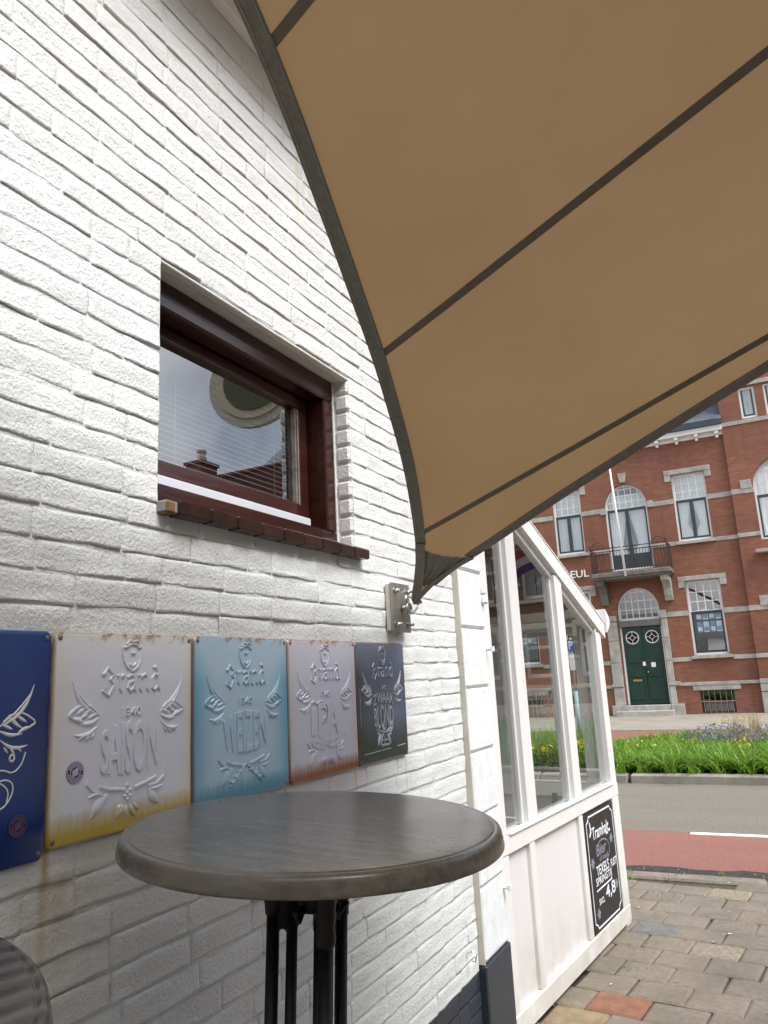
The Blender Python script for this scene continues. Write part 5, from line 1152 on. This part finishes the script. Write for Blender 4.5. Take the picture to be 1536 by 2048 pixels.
bands(WG,.665,4.66,yw,[(6.72,.16,.02),(5.335,.13,.03),(3.05,.16,.02),(1.62,.13,.03),(.87,.13,.05),(8.98,.13,.03),(10.22,.14,.05)],[(1.32,4.0,5.2,7.9),(1.35,3.95,1.4,4.1)])
for (x0_,x1_,z0_,z1_) in ((.95,1.28,6.86,7.14),(1.0,1.30,3.17,3.48),(.665,1.2,.0,.60),(.665,1.0,.62,.86)): g=MB(); g.bbox(x0_,x1_,yw-.04,yw+.1,z0_,z1_,.012); g.build('stone_block',M['stone'],WG)
g=MB(); g.bbox(1.1,4.2,yw-.3,yw+.1,4.78,4.88,.01); g.build('ledge',M['stone'],WG)
g=MB(); g.box(1.32,4.0,yw+.02,yw+.05,4.88,5.2); g.build('apron',M['dframe'],WG)
# striped brown brick house further along, seen only as a reflection in the porch glass
SB=thing('striped_house',(11.5,YF,0),'brown brick house with cream bands reflected in the tall porch panes','building')
sops=[]; sx=[6.3,8.5,10.7,12.9,15.1]
for x in sx: sops+=[(x,x+1.0,4.2,6.1,0),(x,x+1.1,1.3,2.9,.16),(x,x+1.,7.6,9.2,0)]
b=MB(); wall_grid(b,4.7,17.5,-.1,10.6,YF,.3,sops); b.build('wall',M['bbrick'],SB)
bands(SB,4.7,17.5,YF,[(.0,.35,.04),(.9,.14,.03),(1.95,.09,.02),(2.45,.09,.02),(3.05,.12,.03),(3.35,.3,.08),(4.05,.12,.04),(4.75,.09,.02),(5.35,.09,.02),(5.9,.09,.02),(6.35,.14,.03),(7.3,.12,.03),(8.2,.09,.02),(9.4,.12,.03),(10.3,.35,.2)],[(a,c,z0_,z1_+r_) for a,c,z0_,z1_,r_ in sops],'cream')
for x in sx:
    fwin(SB,x,x+1.,4.2,6.1,YF,0,5.4,1,0,curt=1,mull=False,sash='wframe'); fwin(SB,x,x+1.1,1.3,2.9,YF,.16,2.4,2,1,curt=0,mull=False,sash='wframe'); fwin(SB,x,x+1.,7.6,9.2,YF,0,8.6,1,0,curt=1,mull=False,sash='wframe')
    g=MB(); g.bbox(x-.15,x+1.25,YF-.06,YF+.1,3.08+.0,3.3,.01); g.bbox(x-.16,x+.0,YF-.06,YF+.1,2.7,3.079,.01); g.bbox(x+1.1,x+1.26,YF-.06,YF+.1,2.7,3.079,.01); g.build('window_hood',M['cream'],SB)
b=MB(); b.box(4.7,17.5,YF+.7,YF+.75,0,10.5); b.build('dark_interior',M['dark'],SB)
b=MB(); b.add([(4.7,YF-.2,10.6),(17.5,YF-.2,10.6),(17.5,YF+4,14),(4.7,YF+4,14)],[(0,1,2,3)]); b.build('roof',M['slate'],SB)
FL=thing('tricolour_flag',(10.2,YF-.1,5.2),'red, white and blue flag on a slanting staff, mirrored in the porch glass','flag')
b=MB(); b.tube([(10.2,YF,4.6),(10.2,YF-1.7,6.1)],.025,8); b.build('staff',M['wframe'],FL)
for k,(c) in enumerate(((.42,.03,.03),(.75,.75,.75),(.02,.04,.25))):
    b=MB(); vs=[];fs=[]
    for i in range(13):
        for j in (0,1):
            t=i/12; u=(k+j)/3; px=10.2+1.6*t; pz=5.95-.42*u*1.6-1.0*t*t*.75; vs.append((px,YF-1.55+u*.75+.10*math.sin(t*7+u),pz))
    for i in range(12): q=2*i; fs.append((q,q+1,q+3,q+2))
    b.add(vs,fs); b.build('stripe',mat('flag_cloth',c,.8),FL)
# neighbouring house opposite the white wall (mirrored in the small window)
NH=thing('neighbour_house',(15.5,18.5,0),'brick house with clay tile roof and chimney mirrored in the small window','building')
b=MB(); b.box(12,19,14,23,-.1,6.4); b.build('wall',M['rbrick'],NH)
b=MB(); b.add([(11.8,13.6,6.3),(19.2,13.6,6.3),(19.2,19.6,8.55),(11.8,19.6,8.55),(11.8,23.4,6.3),(19.2,23.4,6.3)],[(0,1,2,3),(3,2,5,4),(0,3,4),(1,5,2)])
rf=b.build('roof',M['rooftile'],NH)
b=MB()
for k in range(30): y=13.7+k*.2; z=6.3+(y-13.6)*.375; b.box(11.75,19.2,y,y+.19,z+.02,z+.06)
tag(b.build('tile_courses',M['rooftile'],rf),kind='stuff')
b=MB(); b.box(12.1,12.65,16.0,16.7,6.5,7.78); b.box(12.05,12.7,15.95,16.75,7.78,7.87); ch=b.build('chimney',M['rbrick'],NH)
b=MB(); b.lathe([(.14,0),(.16,.1),(.12,.3),(.15,.34),(.15,.4)],12,(12.38,16.35,7.87)); b.build('chimney_pot',M['cream'],ch)
# hanging oval sign above the porch, hidden by the sail but mirrored in the small window
HS=thing('hanging_sign',(.9,3.55,3.4),'round green and cream hanging sign mirrored in the small window','sign')
for (r_,y0_,y1_,m_) in ((.31,3.53,3.57,M['groove']),(.255,3.522,3.578,M['cream']),(.205,3.515,3.585,mat('sign_green',(.06,.075,.03),.5))):
    b=MB(); n=32; b.prism([(.99+r_*1.15*math.cos(k*2*math.pi/n),3.46+r_*math.sin(k*2*math.pi/n)) for k in range(n)],lambda u,v,d:(u,d,v),y1_,y0_); b.build('disc',m_,HS)
b=MB(); b.tube([(0,3.55,3.83),(1.4,3.55,3.83)],.014,8); b.tube([(.8,3.55,3.83),(.8,3.55,3.70)],.008,6); b.tube([(1.16,3.55,3.83),(1.16,3.55,3.70)],.008,6); b.build('bracket',M['cast'],HS)
# parking sign on a pale blue post by the far kerb
PS=thing('parking_sign',(-3.27,19.1,0),'blue parking sign on a pale blue pole seen through the porch glass','road sign')
def pxp(x,y,Y):
    d=[_r[i][0]*(x-768)+_r[i][1]*(y-1024)+_r[i][2]*1510 for i in range(3)]; t=Y/d[1]; return 1.3+d[0]*t,H+d[2]*t
px,pz=-3.27,0
b=MB(); b.tube([(px,19.1,-.05),(px,19.1,1.05)],.055,12); b.tube([(px,19.1,1.05),(px,19.1,2.35)],.028,10); b.build('pole',M['bluep'],PS,True)
b=MB(); b.bbox(px-.12,px+.12,19.04,19.06,2.02,2.30,.006); o=b.build('panel',M['blues'],PS)
b=MB(); put_text(b,'P',lambda u,v,d:(u,19.038-d,v),px-.045,px+.055,2.06,2.26,.004); b.build('symbol',M['letter'],o)
b=MB(); b.bbox(px-.06,px+.06,19.04,19.06,1.55,1.95,.004); o=b.build('sub_panel',M['letter'],PS)
